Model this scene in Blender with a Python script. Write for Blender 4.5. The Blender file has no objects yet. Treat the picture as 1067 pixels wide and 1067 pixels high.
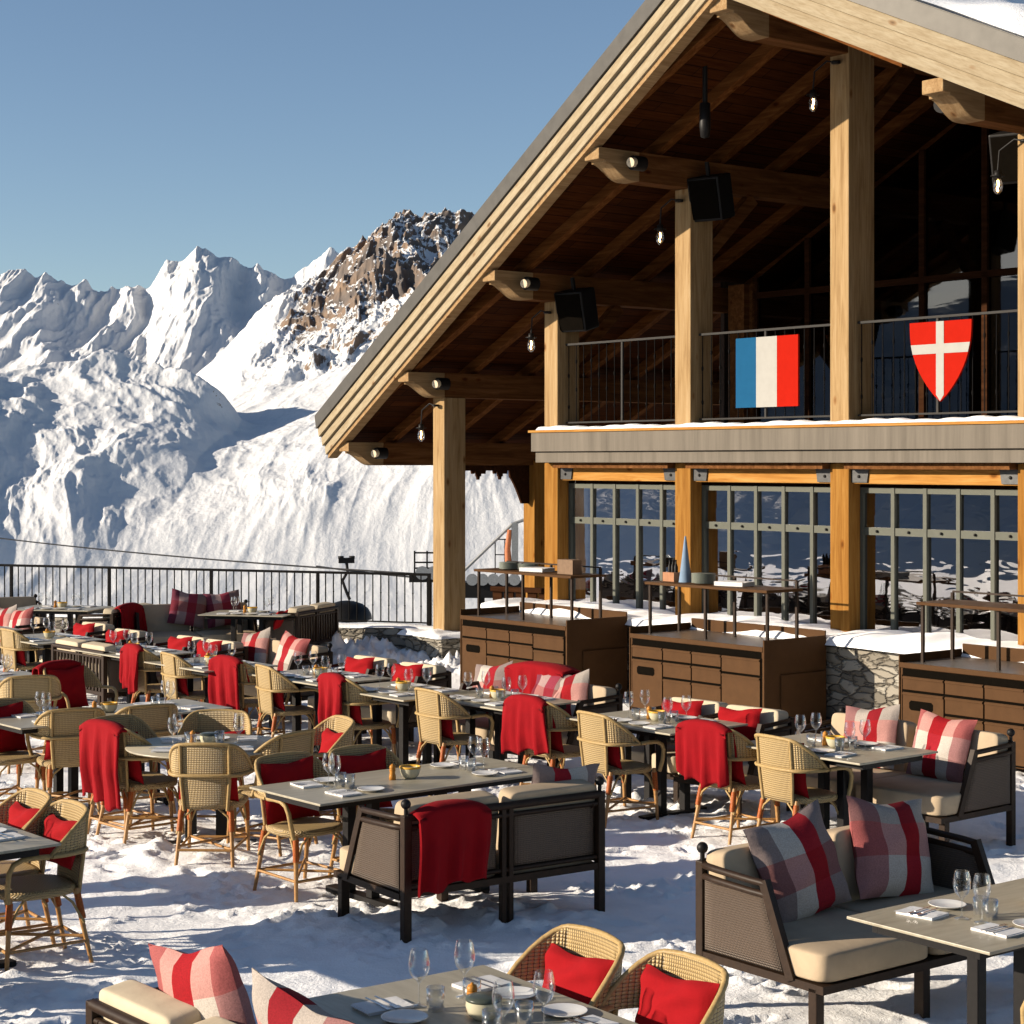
import bpy, bmesh, math, random
import numpy as np
from mathutils import Vector, Matrix
random.seed(7)
S = bpy.context.scene
COL = S.collection
PI = math.pi

# ------------------------------------------------------------------ camera geometry (metres)
F, CX, HY, CAMZ = 1961.0, 533.5, 481.0, 2.8
def at(px, py, z):
    """world x, y of the point at height z seen at photo pixel px, py"""
    Y = (CAMZ - z) * F / (py - HY)
    return (px - CX) / F * Y, Y
def atY(px, py, Y):
    return (px - CX) / F * Y, Y, CAMZ + (HY - py) / F * Y
E = Vector((.643, -.766)); M = Vector((.766, .643))

# ------------------------------------------------------------------ mesh builder
class MB:
    def __init__(s): s.v = []; s.f = []; s.mi = []; s.sm = []; s.uv = []
    def _add(s, vs, fs, mi=0, sm=False, uvs=None):
        o = len(s.v); s.v += [tuple(p) for p in vs]
        for k, f in enumerate(fs):
            s.f.append([i + o for i in f]); s.mi.append(mi); s.sm.append(sm)
            s.uv.append([uvs[i] for i in f] if uvs else None)
        return s
    def hexa(s, p, mi=0):
        # p: 8 corners, bottom 4 ccw then top 4
        return s._add(p, [(3,2,1,0),(4,5,6,7),(0,1,5,4),(1,2,6,5),(2,3,7,6),(3,0,4,7)], mi)
    def box(s, c, d, mi=0, rz=0, mat=None):
        x, y, z = d[0]/2, d[1]/2, d[2]/2
        P = [(-x,-y,-z),(x,-y,-z),(x,y,-z),(-x,y,-z),(-x,-y,z),(x,-y,z),(x,y,z),(-x,y,z)]
        R = mat if mat else Matrix.Rotation(rz, 3, 'Z')
        return s.hexa([R @ Vector(q) + Vector(c) for q in P], mi)
    def b(s, x0, x1, y0, y1, z0, z1, mi=0):
        return s.box(((x0+x1)/2,(y0+y1)/2,(z0+z1)/2),(abs(x1-x0),abs(y1-y0),abs(z1-z0)),mi)
    def beam(s, p, q, w, h, mi=0):
        p, q = Vector(p), Vector(q); d = q-p; L = d.length; d.normalize()
        up = Vector((0,0,1)) if abs(d.z) < .95 else Vector((0,1,0))
        sd = d.cross(up).normalized(); up = sd.cross(d)
        R = Matrix((sd, d, up)).transposed()
        return s.box((p+q)/2, (w, L, h), mi, mat=R)
    def tube(s, pts, r, n=8, mi=0, closed=False):
        pts = [Vector(p) for p in pts]; N = len(pts)
        rs = r if isinstance(r, (list, tuple)) else [r]*N
        vs = []; fs = []
        t0 = (pts[1]-pts[0]).normalized()
        a = Vector((0,0,1)) if abs(t0.z) < .9 else Vector((1,0,0))
        nrm = t0.cross(a).normalized()
        for i in range(N):
            if closed: t = pts[(i+1)%N]-pts[i-1]
            else: t = pts[min(i+1,N-1)]-pts[max(i-1,0)]
            t.normalize()
            nrm = (nrm - t*nrm.dot(t)).normalized(); bn = t.cross(nrm)
            for k in range(n):
                an = 2*PI*k/n
                vs.append(pts[i] + (nrm*math.cos(an)+bn*math.sin(an))*rs[i])
        for i in range(N if closed else N-1):
            j = (i+1)%N
            for k in range(n):
                l = (k+1)%n
                fs.append((i*n+k, i*n+l, j*n+l, j*n+k))
        s._add(vs, fs, mi, True)
        if not closed:
            s._add([vs[k] for k in range(n)], [tuple(range(n-1,-1,-1))], mi)
            s._add([vs[(N-1)*n+k] for k in range(n)], [tuple(range(n))], mi)
        return s
    def lathe(s, prof, n=16, c=(0,0,0), mi=0):
        vs = []; fs = []
        for r, z in prof:
            for k in range(n):
                an = 2*PI*k/n; vs.append((c[0]+r*math.cos(an), c[1]+r*math.sin(an), c[2]+z))
        for i in range(len(prof)-1):
            for k in range(n):
                l = (k+1)%n; fs.append((i*n+k, i*n+l, (i+1)*n+l, (i+1)*n+k))
        return s._add(vs, fs, mi, True)
    def ball(s, c, r, mi=0, n=10, sz=1):
        prof = [(max(1e-4, r*math.sin(PI*i/8)), -r*sz*math.cos(PI*i/8)) for i in range(9)]
        return s.lathe(prof, n, c, mi)
    def grid(s, fn, nu, nv, mi=0, uvf=None, sm=True, closed_u=False):
        vs = []; uv = []
        for j in range(nv+1):
            for i in range(nu+1):
                u, v = i/nu, j/nv
                vs.append(fn(u, v)); uv.append(uvf(u, v) if uvf else (u, v))
        fs = []
        for j in range(nv):
            for i in range(nu):
                a = j*(nu+1)+i; fs.append((a, a+1, a+nu+2, a+nu+1))
        return s._add(vs, fs, mi, sm, uv)
    def prism(s, poly, fn0, fn1, mi=0):
        n = len(poly)
        vs = [fn0(*p) for p in poly]+[fn1(*p) for p in poly]
        fs = [tuple(range(n-1,-1,-1)), tuple(range(n,2*n))]+[(i,(i+1)%n,n+(i+1)%n,n+i) for i in range(n)]
        return s._add(vs, fs, mi)
    def build(s, name, mats, parent=None, bevel=0, solid=0, seg=2, sub=0):
        me = bpy.data.meshes.new(name); me.from_pydata(s.v, [], s.f)
        if not isinstance(mats, (list, tuple)): mats = [mats]
        for m in mats: me.materials.append(m)
        me.polygons.foreach_set('material_index', s.mi); me.polygons.foreach_set('use_smooth', s.sm)
        if any(s.uv):
            L = me.uv_layers.new(name='UVMap'); fl = []
            for f, u in zip(s.f, s.uv):
                for k in range(len(f)): fl += list(u[k]) if u else [0.0, 0.0]
            L.data.foreach_set('uv', fl)
        bm = bmesh.new(); bm.from_mesh(me)
        bmesh.ops.recalc_face_normals(bm, faces=bm.faces) if not solid else None
        if bevel:
            es = [e for e in bm.edges if len(e.link_faces) == 2 and e.calc_face_angle(0) > .6 and not all(f.smooth for f in e.link_faces)]
            bmesh.ops.bevel(bm, geom=es, offset=bevel, segments=seg, affect='EDGES', profile=.5, clamp_overlap=True)
        if solid:
            bmesh.ops.remove_doubles(bm, verts=bm.verts, dist=1e-5)
            bmesh.ops.recalc_face_normals(bm, faces=bm.faces)
            n0 = len(bm.faces); bm.normal_update()
            top = bm.faces[:]; vs0 = bm.verts[:]; nn = [v.normal.copy() for v in vs0]
            be = [e for e in bm.edges if len(e.link_faces) == 1]
            dup = {v: bm.verts.new(v.co-n_*solid) for v, n_ in zip(vs0, nn)}
            uvl = bm.loops.layers.uv.active
            for f in top:
                g = bm.faces.new([dup[v] for v in reversed(f.verts)]); g.material_index = f.material_index; g.smooth = f.smooth
                if uvl:
                    for l in g.loops:
                        for l2 in f.loops:
                            if dup[l2.vert] is l.vert: l[uvl].uv = l2[uvl].uv
            for e in be:
                a, b = e.verts; f = e.link_faces[0]; lo = [l.vert for l in f.loops]
                if lo[(lo.index(a)+1) % len(lo)] is not b: a, b = b, a
                g = bm.faces.new((b, a, dup[a], dup[b])); g.smooth = False
        bm.to_mesh(me); bm.free(); me.update()
        o = bpy.data.objects.new(name, me); COL.objects.link(o); o.parent = parent
        if sub:
            md = o.modifiers.new('sub', 'SUBSURF'); md.levels = md.render_levels = sub
        return o

def tag(o, label=None, cat=None, group=None, kind=None):
    if label: o['label'] = label
    if cat: o['category'] = cat
    if group: o['group'] = group
    if kind: o['kind'] = kind
    return o
def empty(name, loc=(0,0,0), rz=0):
    o = bpy.data.objects.new(name, None); COL.objects.link(o)
    o.location = loc; o.rotation_euler = (0,0,rz); o.empty_display_size = .1
    return o
KIDS = {}
def copy_tree(o, parent=None):
    c = o.copy(); COL.objects.link(c); c.parent = parent
    for ch in list(o.children): copy_tree(ch, c)
    return c
class Proto:
    """first placement uses the object itself, later ones copy it"""
    def __init__(s, o): s.o = o; s.used = False
    def place(s, loc, rz=0, label=None, cat=None, group=None, tilt=None, scale=None):
        o = copy_tree(s.o) if s.used else s.o
        s.used = True
        o.location = loc if len(loc) == 3 else (loc[0], loc[1], 0)
        if tilt is not None:
            o.rotation_euler = (Matrix.Rotation(rz,3,'Z') @ Matrix.Rotation(tilt[0],3,'X') @ Matrix.Rotation(tilt[1],3,'Y')).to_euler() if len(tilt)==2 else \
                (Matrix.Rotation(rz,3,'Z') @ Matrix.Rotation(tilt[0],3,'X') @ Matrix.Rotation(tilt[1],3,'Y') @ Matrix.Rotation(tilt[2],3,'Z')).to_euler()
        else: o.rotation_euler = (0,0,rz)
        if scale: o.scale = scale
        tag(o, label, cat, group); return o
def ang(d): return math.atan2(-d[0], d[1])       # rotation that turns local +Y to direction d

# ------------------------------------------------------------------ materials
def mat(name):
    m = bpy.data.materials.new(name); m.use_nodes = True
    nt = m.node_tree; b = nt.nodes['Principled BSDF']
    return m, nt, b
def nd(nt, t, **kw):
    n = nt.nodes.new(t)
    for k, v in kw.items():
        if k.startswith('_'): setattr(n, k[1:], v)
        else:
            n.inputs[k.replace('__',' ')].default_value = v
    return n
def ramp(nt, fac, stops, interp='LINEAR'):
    r = nt.nodes.new('ShaderNodeValToRGB'); cr = r.color_ramp; cr.interpolation = interp
    while len(cr.elements) > 1: cr.elements.remove(cr.elements[-1])
    cr.elements[0].position = stops[0][0]; cr.elements[0].color = (*stops[0][1], 1)
    for p, c in stops[1:]:
        e = cr.elements.new(p); e.color = (*c, 1)
    nt.links.new(fac, r.inputs[0]); return r
def bump(nt, b, h, strength=.3, dist=.01):
    n = nd(nt, 'ShaderNodeBump', Strength=strength, Distance=dist)
    nt.links.new(h, n.inputs['Height']); nt.links.new(n.outputs[0], b.inputs['Normal']); return n
def mapping(nt, scale, coord='Object'):
    tc = nt.nodes.new('ShaderNodeTexCoord'); mp = nt.nodes.new('ShaderNodeMapping')
    mp.inputs['Scale'].default_value = scale; nt.links.new(tc.outputs[coord], mp.inputs[0]); return mp
def noise(nt, vec, scale, detail=5, rough=.6, dist=0):
    n = nd(nt, 'ShaderNodeTexNoise', Scale=scale, Detail=detail, Roughness=rough, Distortion=dist)
    nt.links.new(vec, n.inputs['Vector']); return n
def flat(name, col, rough=.6, metal=0, nscale=20, nvar=.15, bumpv=.1, spec=.18, coat=0):
    m, nt, b = mat(name)
    mp = mapping(nt, (1,1,1)); n = noise(nt, mp.outputs[0], nscale)
    c0 = tuple(max(0, c*(1-nvar)) for c in col); c1 = tuple(min(1, c*(1+nvar)) for c in col)
    r = ramp(nt, n.outputs[0], [(.3, c0), (.7, c1)])
    nt.links.new(r.outputs[0], b.inputs['Base Color'])
    b.inputs['Roughness'].default_value = rough; b.inputs['Metallic'].default_value = metal
    b.inputs['Specular IOR Level'].default_value = spec
    if bumpv: bump(nt, b, n.outputs[0], bumpv, .01)
    return m
def wood(name, c_dark, c_mid, c_light, axis, rough=.85, knots=True, tilt=0):
    m, nt, b = mat(name)
    def mapping(nt_, sc_):
        tc = nt_.nodes.new('ShaderNodeTexCoord'); mp_ = nt_.nodes.new('ShaderNodeMapping'); mp_.vector_type = 'TEXTURE'
        mp_.inputs['Scale'].default_value = [1/q for q in sc_]; mp_.inputs['Rotation'].default_value = (0, -tilt, 0)
        nt_.links.new(tc.outputs['Object'], mp_.inputs[0]); return mp_
    sc = [9, 9, 9]; sc[axis] = .7
    mp = mapping(nt, sc)
    n1 = noise(nt, mp.outputs[0], 1.6, 6, .65, .6)
    sc2 = [60, 60, 60]; sc2[axis] = 2.0
    mp2 = mapping(nt, sc2); n2 = noise(nt, mp2.outputs[0], 1.0, 4, .6)
    r = ramp(nt, n1.outputs[0], [(.25, c_dark), (.5, c_mid), (.75, c_light)])
    r2 = ramp(nt, n2.outputs[0], [(.3, (.72,.68,.62)), (.6, (1,1,1))])
    mx = nt.nodes.new('ShaderNodeMix'); mx.data_type = 'RGBA'; mx.blend_type = 'MULTIPLY'; mx.inputs[0].default_value = .7
    nt.links.new(r.outputs[0], mx.inputs['A']); nt.links.new(r2.outputs[0], mx.inputs['B'])
    out = mx.outputs['Result']
    if knots:
        sk = [4.5, 4.5, 4.5]; sk[axis] = 2.2
        mk = mapping(nt, sk); vo = nd(nt, 'ShaderNodeTexVoronoi', Scale=1.0); nt.links.new(mk.outputs[0], vo.inputs['Vector'])
        rk = ramp(nt, vo.outputs['Distance'], [(.06, (.22,.11,.06)), (.10,(.7,.5,.38)), (.16, (1,1,1))])
        m2 = nt.nodes.new('ShaderNodeMix'); m2.data_type = 'RGBA'; m2.blend_type = 'MULTIPLY'; m2.inputs[0].default_value = .75
        nt.links.new(out, m2.inputs['A']); nt.links.new(rk.outputs[0], m2.inputs['B']); out = m2.outputs['Result']
    nt.links.new(out, b.inputs['Base Color'])
    b.inputs['Roughness'].default_value = rough; b.inputs['Specular IOR Level'].default_value = .03
    bump(nt, b, n2.outputs[0], .35, .004)
    return m
W = {}
W['post'] = wood('post_timber', (.18,.105,.048), (.30,.20,.098), (.37,.265,.15), 2)
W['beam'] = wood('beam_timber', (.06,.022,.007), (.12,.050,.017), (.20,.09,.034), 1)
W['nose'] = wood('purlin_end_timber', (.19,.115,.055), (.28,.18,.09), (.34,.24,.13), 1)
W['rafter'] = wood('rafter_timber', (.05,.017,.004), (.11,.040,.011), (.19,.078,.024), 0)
W['honey'] = wood('honey_beam', (.24,.10,.022), (.36,.175,.045), (.42,.24,.08), 0)
W['fascia'] = wood('pale_fascia_board', (.24,.185,.115), (.30,.245,.163), (.345,.295,.21), 0, knots=True, tilt=.445)
W['fascia_r'] = wood('pale_fascia_board_right', (.24,.185,.115), (.30,.245,.163), (.345,.295,.21), 0, knots=True, tilt=-.445)
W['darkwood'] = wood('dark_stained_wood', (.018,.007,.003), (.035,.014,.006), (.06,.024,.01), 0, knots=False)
# lower posts are the same timber, never weathered: honey toned
W['postlow'] = wood('sheltered_post_timber', (.15,.06,.012), (.25,.118,.027), (.31,.165,.045), 2)
def plank_mat():
    m, nt, b = mat('soffit_planks')
    mp = mapping(nt, (1,1,1))
    br = nd(nt, 'ShaderNodeTexBrick', Scale=1.0); br.inputs['Brick Width'].default_value = 1.9
    br.inputs['Row Height'].default_value = .155; br.inputs['Mortar Size'].default_value = .006
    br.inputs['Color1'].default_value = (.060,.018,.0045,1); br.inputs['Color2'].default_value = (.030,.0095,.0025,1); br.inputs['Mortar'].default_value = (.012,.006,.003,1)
    # planks run along the ridge (local y): swap axes
    sx = nt.nodes.new('ShaderNodeSeparateXYZ'); cx = nt.nodes.new('ShaderNodeCombineXYZ')
    nt.links.new(mp.outputs[0], sx.inputs[0]); nt.links.new(sx.outputs['Y'], cx.inputs['X']); nt.links.new(sx.outputs['X'], cx.inputs['Y'])
    nt.links.new(cx.outputs[0], br.inputs['Vector'])
    n = noise(nt, mapping(nt, (20,1.5,20)).outputs[0], 1.5, 5)
    r = ramp(nt, n.outputs[0], [(.3,(.6,.55,.5)),(.7,(1.25,1.2,1.1))])
    mx = nt.nodes.new('ShaderNodeMix'); mx.data_type = 'RGBA'; mx.blend_type = 'MULTIPLY'; mx.inputs[0].default_value = 1
    nt.links.new(br.outputs['Color'], mx.inputs['A']); nt.links.new(r.outputs[0], mx.inputs['B'])
    nt.links.new(mx.outputs['Result'], b.inputs['Base Color']); b.inputs['Roughness'].default_value = .85; b.inputs['Specular IOR Level'].default_value = .03
    bump(nt, b, br.outputs['Fac'], -.6, .01); return m
W['plank'] = plank_mat()
W['zinc'] = flat('zinc_flashing', (.075,.070,.062), .5, .2, 6, .12, .05)
def streaked(name, col):
    m, nt, b = mat(name)
    n = noise(nt, mapping(nt, (7,1,.35)).outputs[0], 1.2, 6, .7)
    r = ramp(nt, n.outputs[0], [(.25, tuple(c*.72 for c in col)), (.5, col), (.72, tuple(c*1.2 for c in col)), (.80, (.20,.12,.075))])
    nt.links.new(r.outputs[0], b.inputs['Base Color']); b.inputs['Roughness'].default_value = .8; b.inputs['Specular IOR Level'].default_value = .05; return m
W['band'] = streaked('weathered_balcony_band', (.138,.120,.098))
W['bracket'] = flat('steel_bracket', (.06,.06,.06), .4, .6)
W['black'] = flat('black_metal', (.008,.007,.0065), .5, .0, 30, .2, 0)
W['table_metal'] = flat('table_black_metal', (.007,.006,.006), .5, .0, 30, .2, 0)
W['bronze'] = flat('bronze_frame', (.022,.0115,.006), .5, .0, 25, .25, .05)
W['iron'] = flat('rail_iron', (.006,.0055,.0055), .7, 0, 25, .25, .05, .05)
W['rail'] = flat('balcony_rail_steel', (.030,.028,.026), .6, .0, 20, .1, 0, .1)
W['cab'] = flat('brown_cabinet_paint', (.066,.032,.013), .6, .0, 8, .10, .05, .06)
W['cabtop'] = flat('cabinet_stone_top', (.10,.08,.065), .3, .0, 8, .1, .02)
W['cabdark'] = flat('gap_shade_grille_black', (.004,.003,.002), .9, spec=.02)  # near black: paints the shade in cabinet openings, also the speaker grilles
W['frame'] = flat('green_grey_window_frame', (.085,.088,.070), .6, 0, 10, .06, 0)
W['cloth'] = flat('cream_cushion_fabric', (.60,.53,.43), .9, 0, 5, .05, .15)
W['cloth2'] = flat('taupe_cushion_fabric', (.36,.29,.22), .9, 0, 6, .06, .15)
def fabric(name, c, rough=.95, wr=.35, sheen=.3):
    m, nt, b = mat(name)
    n = noise(nt, mapping(nt,(1,1,1)).outputs[0], 7, 5, .6, .4)
    n2 = noise(nt, mapping(nt,(1,1,1)).outputs[0], 260, 2)
    r = ramp(nt, n.outputs[0], [(.3, tuple(x*.85 for x in c)), (.7, c)])
    nt.links.new(r.outputs[0], b.inputs['Base Color']); b.inputs['Roughness'].default_value = rough
    b.inputs['Specular IOR Level'].default_value = .15; b.inputs['Sheen Weight'].default_value = sheen
    b.inputs['Sheen Tint'].default_value = (*[min(1,x*1.5+.1) for x in c], 1)
    ad = nt.nodes.new('ShaderNodeMath'); ad.operation = 'MULTIPLY_ADD'; ad.inputs[1].default_value = .12
    nt.links.new(n2.outputs[0], ad.inputs[0]); nt.links.new(n.outputs[0], ad.inputs[2])
    bump(nt, b, ad.outputs[0], wr, .02); return m
W['red'] = fabric('red_fleece', (.215,.0025,.006), sheen=.03)
W['redc'] = fabric('red_cushion', (.26,.004,.007), sheen=.0, wr=.25)
W['cream'] = fabric('cream_cushion', (.50,.42,.30), wr=.15, sheen=0)
W['taupe'] = fabric('taupe_cushion', (.40,.31,.21), wr=.15, sheen=0)
W['linen'] = fabric('white_linen', (.62,.61,.60), wr=.3, sheen=0)
def plaid(name, cols_u, cols_v):
    m, nt, b = mat(name)
    tc = nt.nodes.new('ShaderNodeTexCoord'); sx = nt.nodes.new('ShaderNodeSeparateXYZ'); nt.links.new(tc.outputs['UV'], sx.inputs[0])
    ru = ramp(nt, sx.outputs['X'], cols_u, 'CONSTANT'); rv = ramp(nt, sx.outputs['Y'], cols_v, 'CONSTANT')
    mx = nt.nodes.new('ShaderNodeMix'); mx.data_type = 'RGBA'; mx.blend_type = 'MULTIPLY'; mx.inputs[0].default_value = 1.0
    nt.links.new(ru.outputs[0], mx.inputs['A']); nt.links.new(rv.outputs[0], mx.inputs['B'])
    # tweedy speckle
    n = noise(nt, mapping(nt,(1,1,1)).outputs[0], 180, 2); rs = ramp(nt, n.outputs[0], [(.35,(.8,.8,.8)),(.65,(1.08,1.08,1.08))])
    m2 = nt.nodes.new('ShaderNodeMix'); m2.data_type = 'RGBA'; m2.blend_type = 'MULTIPLY'; m2.inputs[0].default_value = 1
    nt.links.new(mx.outputs['Result'], m2.inputs['A']); nt.links.new(rs.outputs[0], m2.inputs['B'])
    nt.links.new(m2.outputs['Result'], b.inputs['Base Color']); b.inputs['Roughness'].default_value = .9
    b.inputs['Specular IOR Level'].default_value = .15
    n3 = noise(nt, mapping(nt,(1,1,1)).outputs[0], 9, 4); bump(nt, b, n3.outputs[0], .3, .02); return m
GY, RD, WH, MV = (.20,.155,.145), (.26,.010,.017), (.42,.375,.33), (.29,.14,.135)
R1, R2, R3 = (1,1,1), (.92,.52,.52), (.72,.70,.70)
W['plaid0'] = plaid('plaid_wool_a', [(0,GY),(.27,RD),(.52,WH),(.78,GY)], [(0,R1),(.30,R2),(.62,R1)])
W['plaid1'] = plaid('plaid_wool_b', [(0,WH),(.25,RD),(.48,WH),(.72,MV)], [(0,R1),(.36,R1),(.40,R2),(.75,R3)])
W['plaid2'] = plaid('plaid_wool_c', [(0,MV),(.22,WH),(.42,RD),(.66,WH),(.88,MV)], [(0,R3),(.33,R1),(.68,R2)])
W['plaid3'] = plaid('plaid_wool_dark', [(0,(.20,.13,.12)),(.3,(.22,.03,.05)),(.55,(.30,.20,.19)),(.8,(.14,.03,.05))], [(0,R1),(.34,R2),(.66,R1)])
def weave(name, light, dark, freq=1.0, thr=.0):
    m, nt, b = mat(name)
    tc = nt.nodes.new('ShaderNodeTexCoord'); sx = nt.nodes.new('ShaderNodeSeparateXYZ'); nt.links.new(tc.outputs['UV'], sx.inputs[0])
    def mth(op, a, c=None):
        n = nt.nodes.new('ShaderNodeMath'); n.operation = op
        for i, q in enumerate((a, c)):
            if q is None: continue
            if isinstance(q, (int, float)): n.inputs[i].default_value = q
            else: nt.links.new(q, n.inputs[i])
        return n.outputs[0]
    k = 2*PI/.030*freq
    su = mth('SINE', mth('MULTIPLY', sx.outputs['X'], k)); sv = mth('SINE', mth('MULTIPLY', sx.outputs['Y'], k))
    p = mth('MULTIPLY', su, sv)
    n = noise(nt, mapping(nt,(1,1,1)).outputs[0], 12, 3)
    q = mth('ADD', p, mth('MULTIPLY', mth('SUBTRACT', n.outputs[0], .5), .5))
    r = ramp(nt, mth('ADD', mth('MULTIPLY', q, .5), .5), [(.0, light), (.415+thr, light), (.478+thr, dark), (.522-thr, dark), (.585-thr, light), (1, light)])
    nt.links.new(r.outputs[0], b.inputs['Base Color']); b.inputs['Roughness'].default_value = .5
    bump(nt, b, mth('ABSOLUTE', p), .9, .006); return m
W['weave'] = weave('cream_rattan_weave', (.43,.305,.135), (.06,.028,.008))
W['weave2'] = weave('dark_resin_weave', (.10,.068,.045), (.022,.014,.009), 1.5)
W['weave3'] = weave('taupe_rope_weave', (.12,.083,.055), (.03,.018,.011), 1.3)
W['cane'] = flat('wrapped_cane', (.33,.225,.095), .45, 0, 60, .18, .2)
def leg_mat():
    m, nt, b = mat('rattan_leg')
    sx = nt.nodes.new('ShaderNodeSeparateXYZ'); nt.links.new(mapping(nt,(1,1,1)).outputs[0], sx.inputs[0])
    n = noise(nt, mapping(nt,(1,1,1)).outputs[0], 30, 4)
    r = ramp(nt, n.outputs[0], [(.3,(.26,.12,.033)),(.7,(.38,.21,.07))])
    nt.links.new(r.outputs[0], b.inputs['Base Color']); b.inputs['Roughness'].default_value = .4; return m
W['legw'] = leg_mat()
W['bind'] = flat('orange_rattan_binding', (.30,.075,.015), .45, 0, 90, .3, .3)
def stone_top():
    m, nt, b = mat('ceramic_table_top')
    n = noise(nt, mapping(nt,(2,14,2)).outputs[0], 1.2, 7, .7, 1.0)
    r = ramp(nt, n.outputs[0], [(.3,(.24,.21,.15)),(.55,(.32,.285,.21)),(.8,(.38,.345,.27))])
    nt.links.new(r.outputs[0], b.inputs['Base Color']); b.inputs['Roughness'].default_value = .38; return m
W['top'] = stone_top()
W['plate'] = flat('glazed_plate', (.60,.59,.57), .15, 0, 10, .04, 0)
W['plateg'] = flat('grey_green_plate', (.20,.22,.19), .3, 0, 10, .05, 0)
W['bowl'] = flat('cream_bowl_glaze', (.45,.42,.30), .2, 0, 10, .05, 0)
W['bowlrim'] = flat('yellow_bowl_rim', (.55,.30,.04), .3, 0, 10, .05, 0)
W['darkrim'] = flat('dark_bowl_rim', (.05,.06,.05), .3, 0, 10, .05, 0)
W['mill'] = flat('honey_wood_mill', (.40,.17,.03), .3, 0, 40, .2, .05)
W['steel'] = flat('cutlery_steel', (.6,.6,.62), .2, 1, 40, .05, 0)
W['foam'] = flat('blue_cloth', (.16,.23,.32), .8, 0, 12, .12, .1)
def glass_mat():
    m = bpy.data.materials.new('thin_drinking_glass'); m.use_nodes = True; nt = m.node_tree
    for n in list(nt.nodes): nt.nodes.remove(n)
    o = nt.nodes.new('ShaderNodeOutputMaterial'); tr = nt.nodes.new('ShaderNodeBsdfTransparent'); gl = nt.nodes.new('ShaderNodeBsdfGlossy')
    tr.inputs[0].default_value = (.93,.94,.94,1); gl.inputs['Roughness'].default_value = .03; gl.inputs[0].default_value = (1,1,1,1)
    lw = nt.nodes.new('ShaderNodeLayerWeight'); lw.inputs[0].default_value = .38
    mx = nt.nodes.new('ShaderNodeMixShader'); nt.links.new(lw.outputs['Facing'], mx.inputs[0])
    nt.links.new(tr.outputs[0], mx.inputs[1]); nt.links.new(gl.outputs[0], mx.inputs[2]); nt.links.new(mx.outputs[0], o.inputs[0])
    return m
W['glass'] = glass_mat()
def pane_mat(name, wav, fac_ior=2.6, tint=.25):
    m = bpy.data.materials.new(name); m.use_nodes = True; nt = m.node_tree
    for n in list(nt.nodes): nt.nodes.remove(n)
    o = nt.nodes.new('ShaderNodeOutputMaterial'); tr = nt.nodes.new('ShaderNodeBsdfTransparent'); gl = nt.nodes.new('ShaderNodeBsdfGlossy')
    tr.inputs[0].default_value = (tint,tint,tint,1); gl.inputs['Roughness'].default_value = .02; gl.inputs[0].default_value = (.95,.95,1,1)
    lw = nt.nodes.new('ShaderNodeLayerWeight'); lw.inputs[0].default_value = .5
    pw = nt.nodes.new('ShaderNodeMath'); pw.operation = 'POWER'; pw.inputs[1].default_value = 2.0; nt.links.new(lw.outputs['Facing'], pw.inputs[0])
    fr = nt.nodes.new('ShaderNodeMath'); fr.operation = 'MULTIPLY_ADD'; fr.inputs[1].default_value = fac_ior; fr.inputs[2].default_value = .06; nt.links.new(pw.outputs[0], fr.inputs[0])
    n = noise(nt, mapping(nt,(1.2,1.2,3.6)).outputs[0], 1.5, 2, .5, .5)
    bp = nd(nt, 'ShaderNodeBump', Strength=wav, Distance=.02); nt.links.new(n.outputs[0], bp.inputs['Height'])
    nt.links.new(bp.outputs[0], gl.inputs['Normal'])
    mx = nt.nodes.new('ShaderNodeMixShader'); nt.links.new(fr.outputs[0], mx.inputs[0])
    nt.links.new(tr.outputs[0], mx.inputs[1]); nt.links.new(gl.outputs[0], mx.inputs[2]); nt.links.new(mx.outputs[0], o.inputs[0])
    return m
W['pane'] = pane_mat('reflective_window_glass', .12, 4.2, .12)
W['pane_up'] = pane_mat('upper_window_glass', .02, .4, .3)
def stone_wall_mat():
    m, nt, b = mat('dry_stone_wall')
    mp = mapping(nt, (.9,.9,2.2))
    nz = noise(nt, mp.outputs[0], 3, 3)
    mx0 = nt.nodes.new('ShaderNodeMix'); mx0.data_type = 'RGBA'; mx0.inputs[0].default_value = .22
    nt.links.new(mp.outputs[0], mx0.inputs['A']); nt.links.new(nz.outputs['Color'], mx0.inputs['B'])
    vo = nd(nt, 'ShaderNodeTexVoronoi', Scale=6.5); vo.feature = 'DISTANCE_TO_EDGE'; nt.links.new(mx0.outputs['Result'], vo.inputs['Vector'])
    vc = nd(nt, 'ShaderNodeTexVoronoi', Scale=6.5); nt.links.new(mx0.outputs['Result'], vc.inputs['Vector'])
    rc = ramp(nt, vc.outputs['Color'], [(.2,(.13,.115,.09)),(.5,(.22,.195,.155)),(.8,(.30,.28,.235))])
    re = ramp(nt, vo.outputs['Distance'], [(.0,(.42,.39,.35)),(.05,(1,1,1))])
    mx = nt.nodes.new('ShaderNodeMix'); mx.data_type = 'RGBA'; mx.blend_type = 'MULTIPLY'; mx.inputs[0].default_value = 1
    nt.links.new(rc.outputs[0], mx.inputs['A']); nt.links.new(re.outputs[0], mx.inputs['B'])
    nt.links.new(mx.outputs['Result'], b.inputs['Base Color']); b.inputs['Roughness'].default_value = .9
    rb = ramp(nt, vo.outputs['Distance'], [(.0,(0,0,0)),(.12,(1,1,1))])
    bump(nt, b, rb.outputs[0], .9, .04); return m
W['stone'] = stone_wall_mat()
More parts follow.
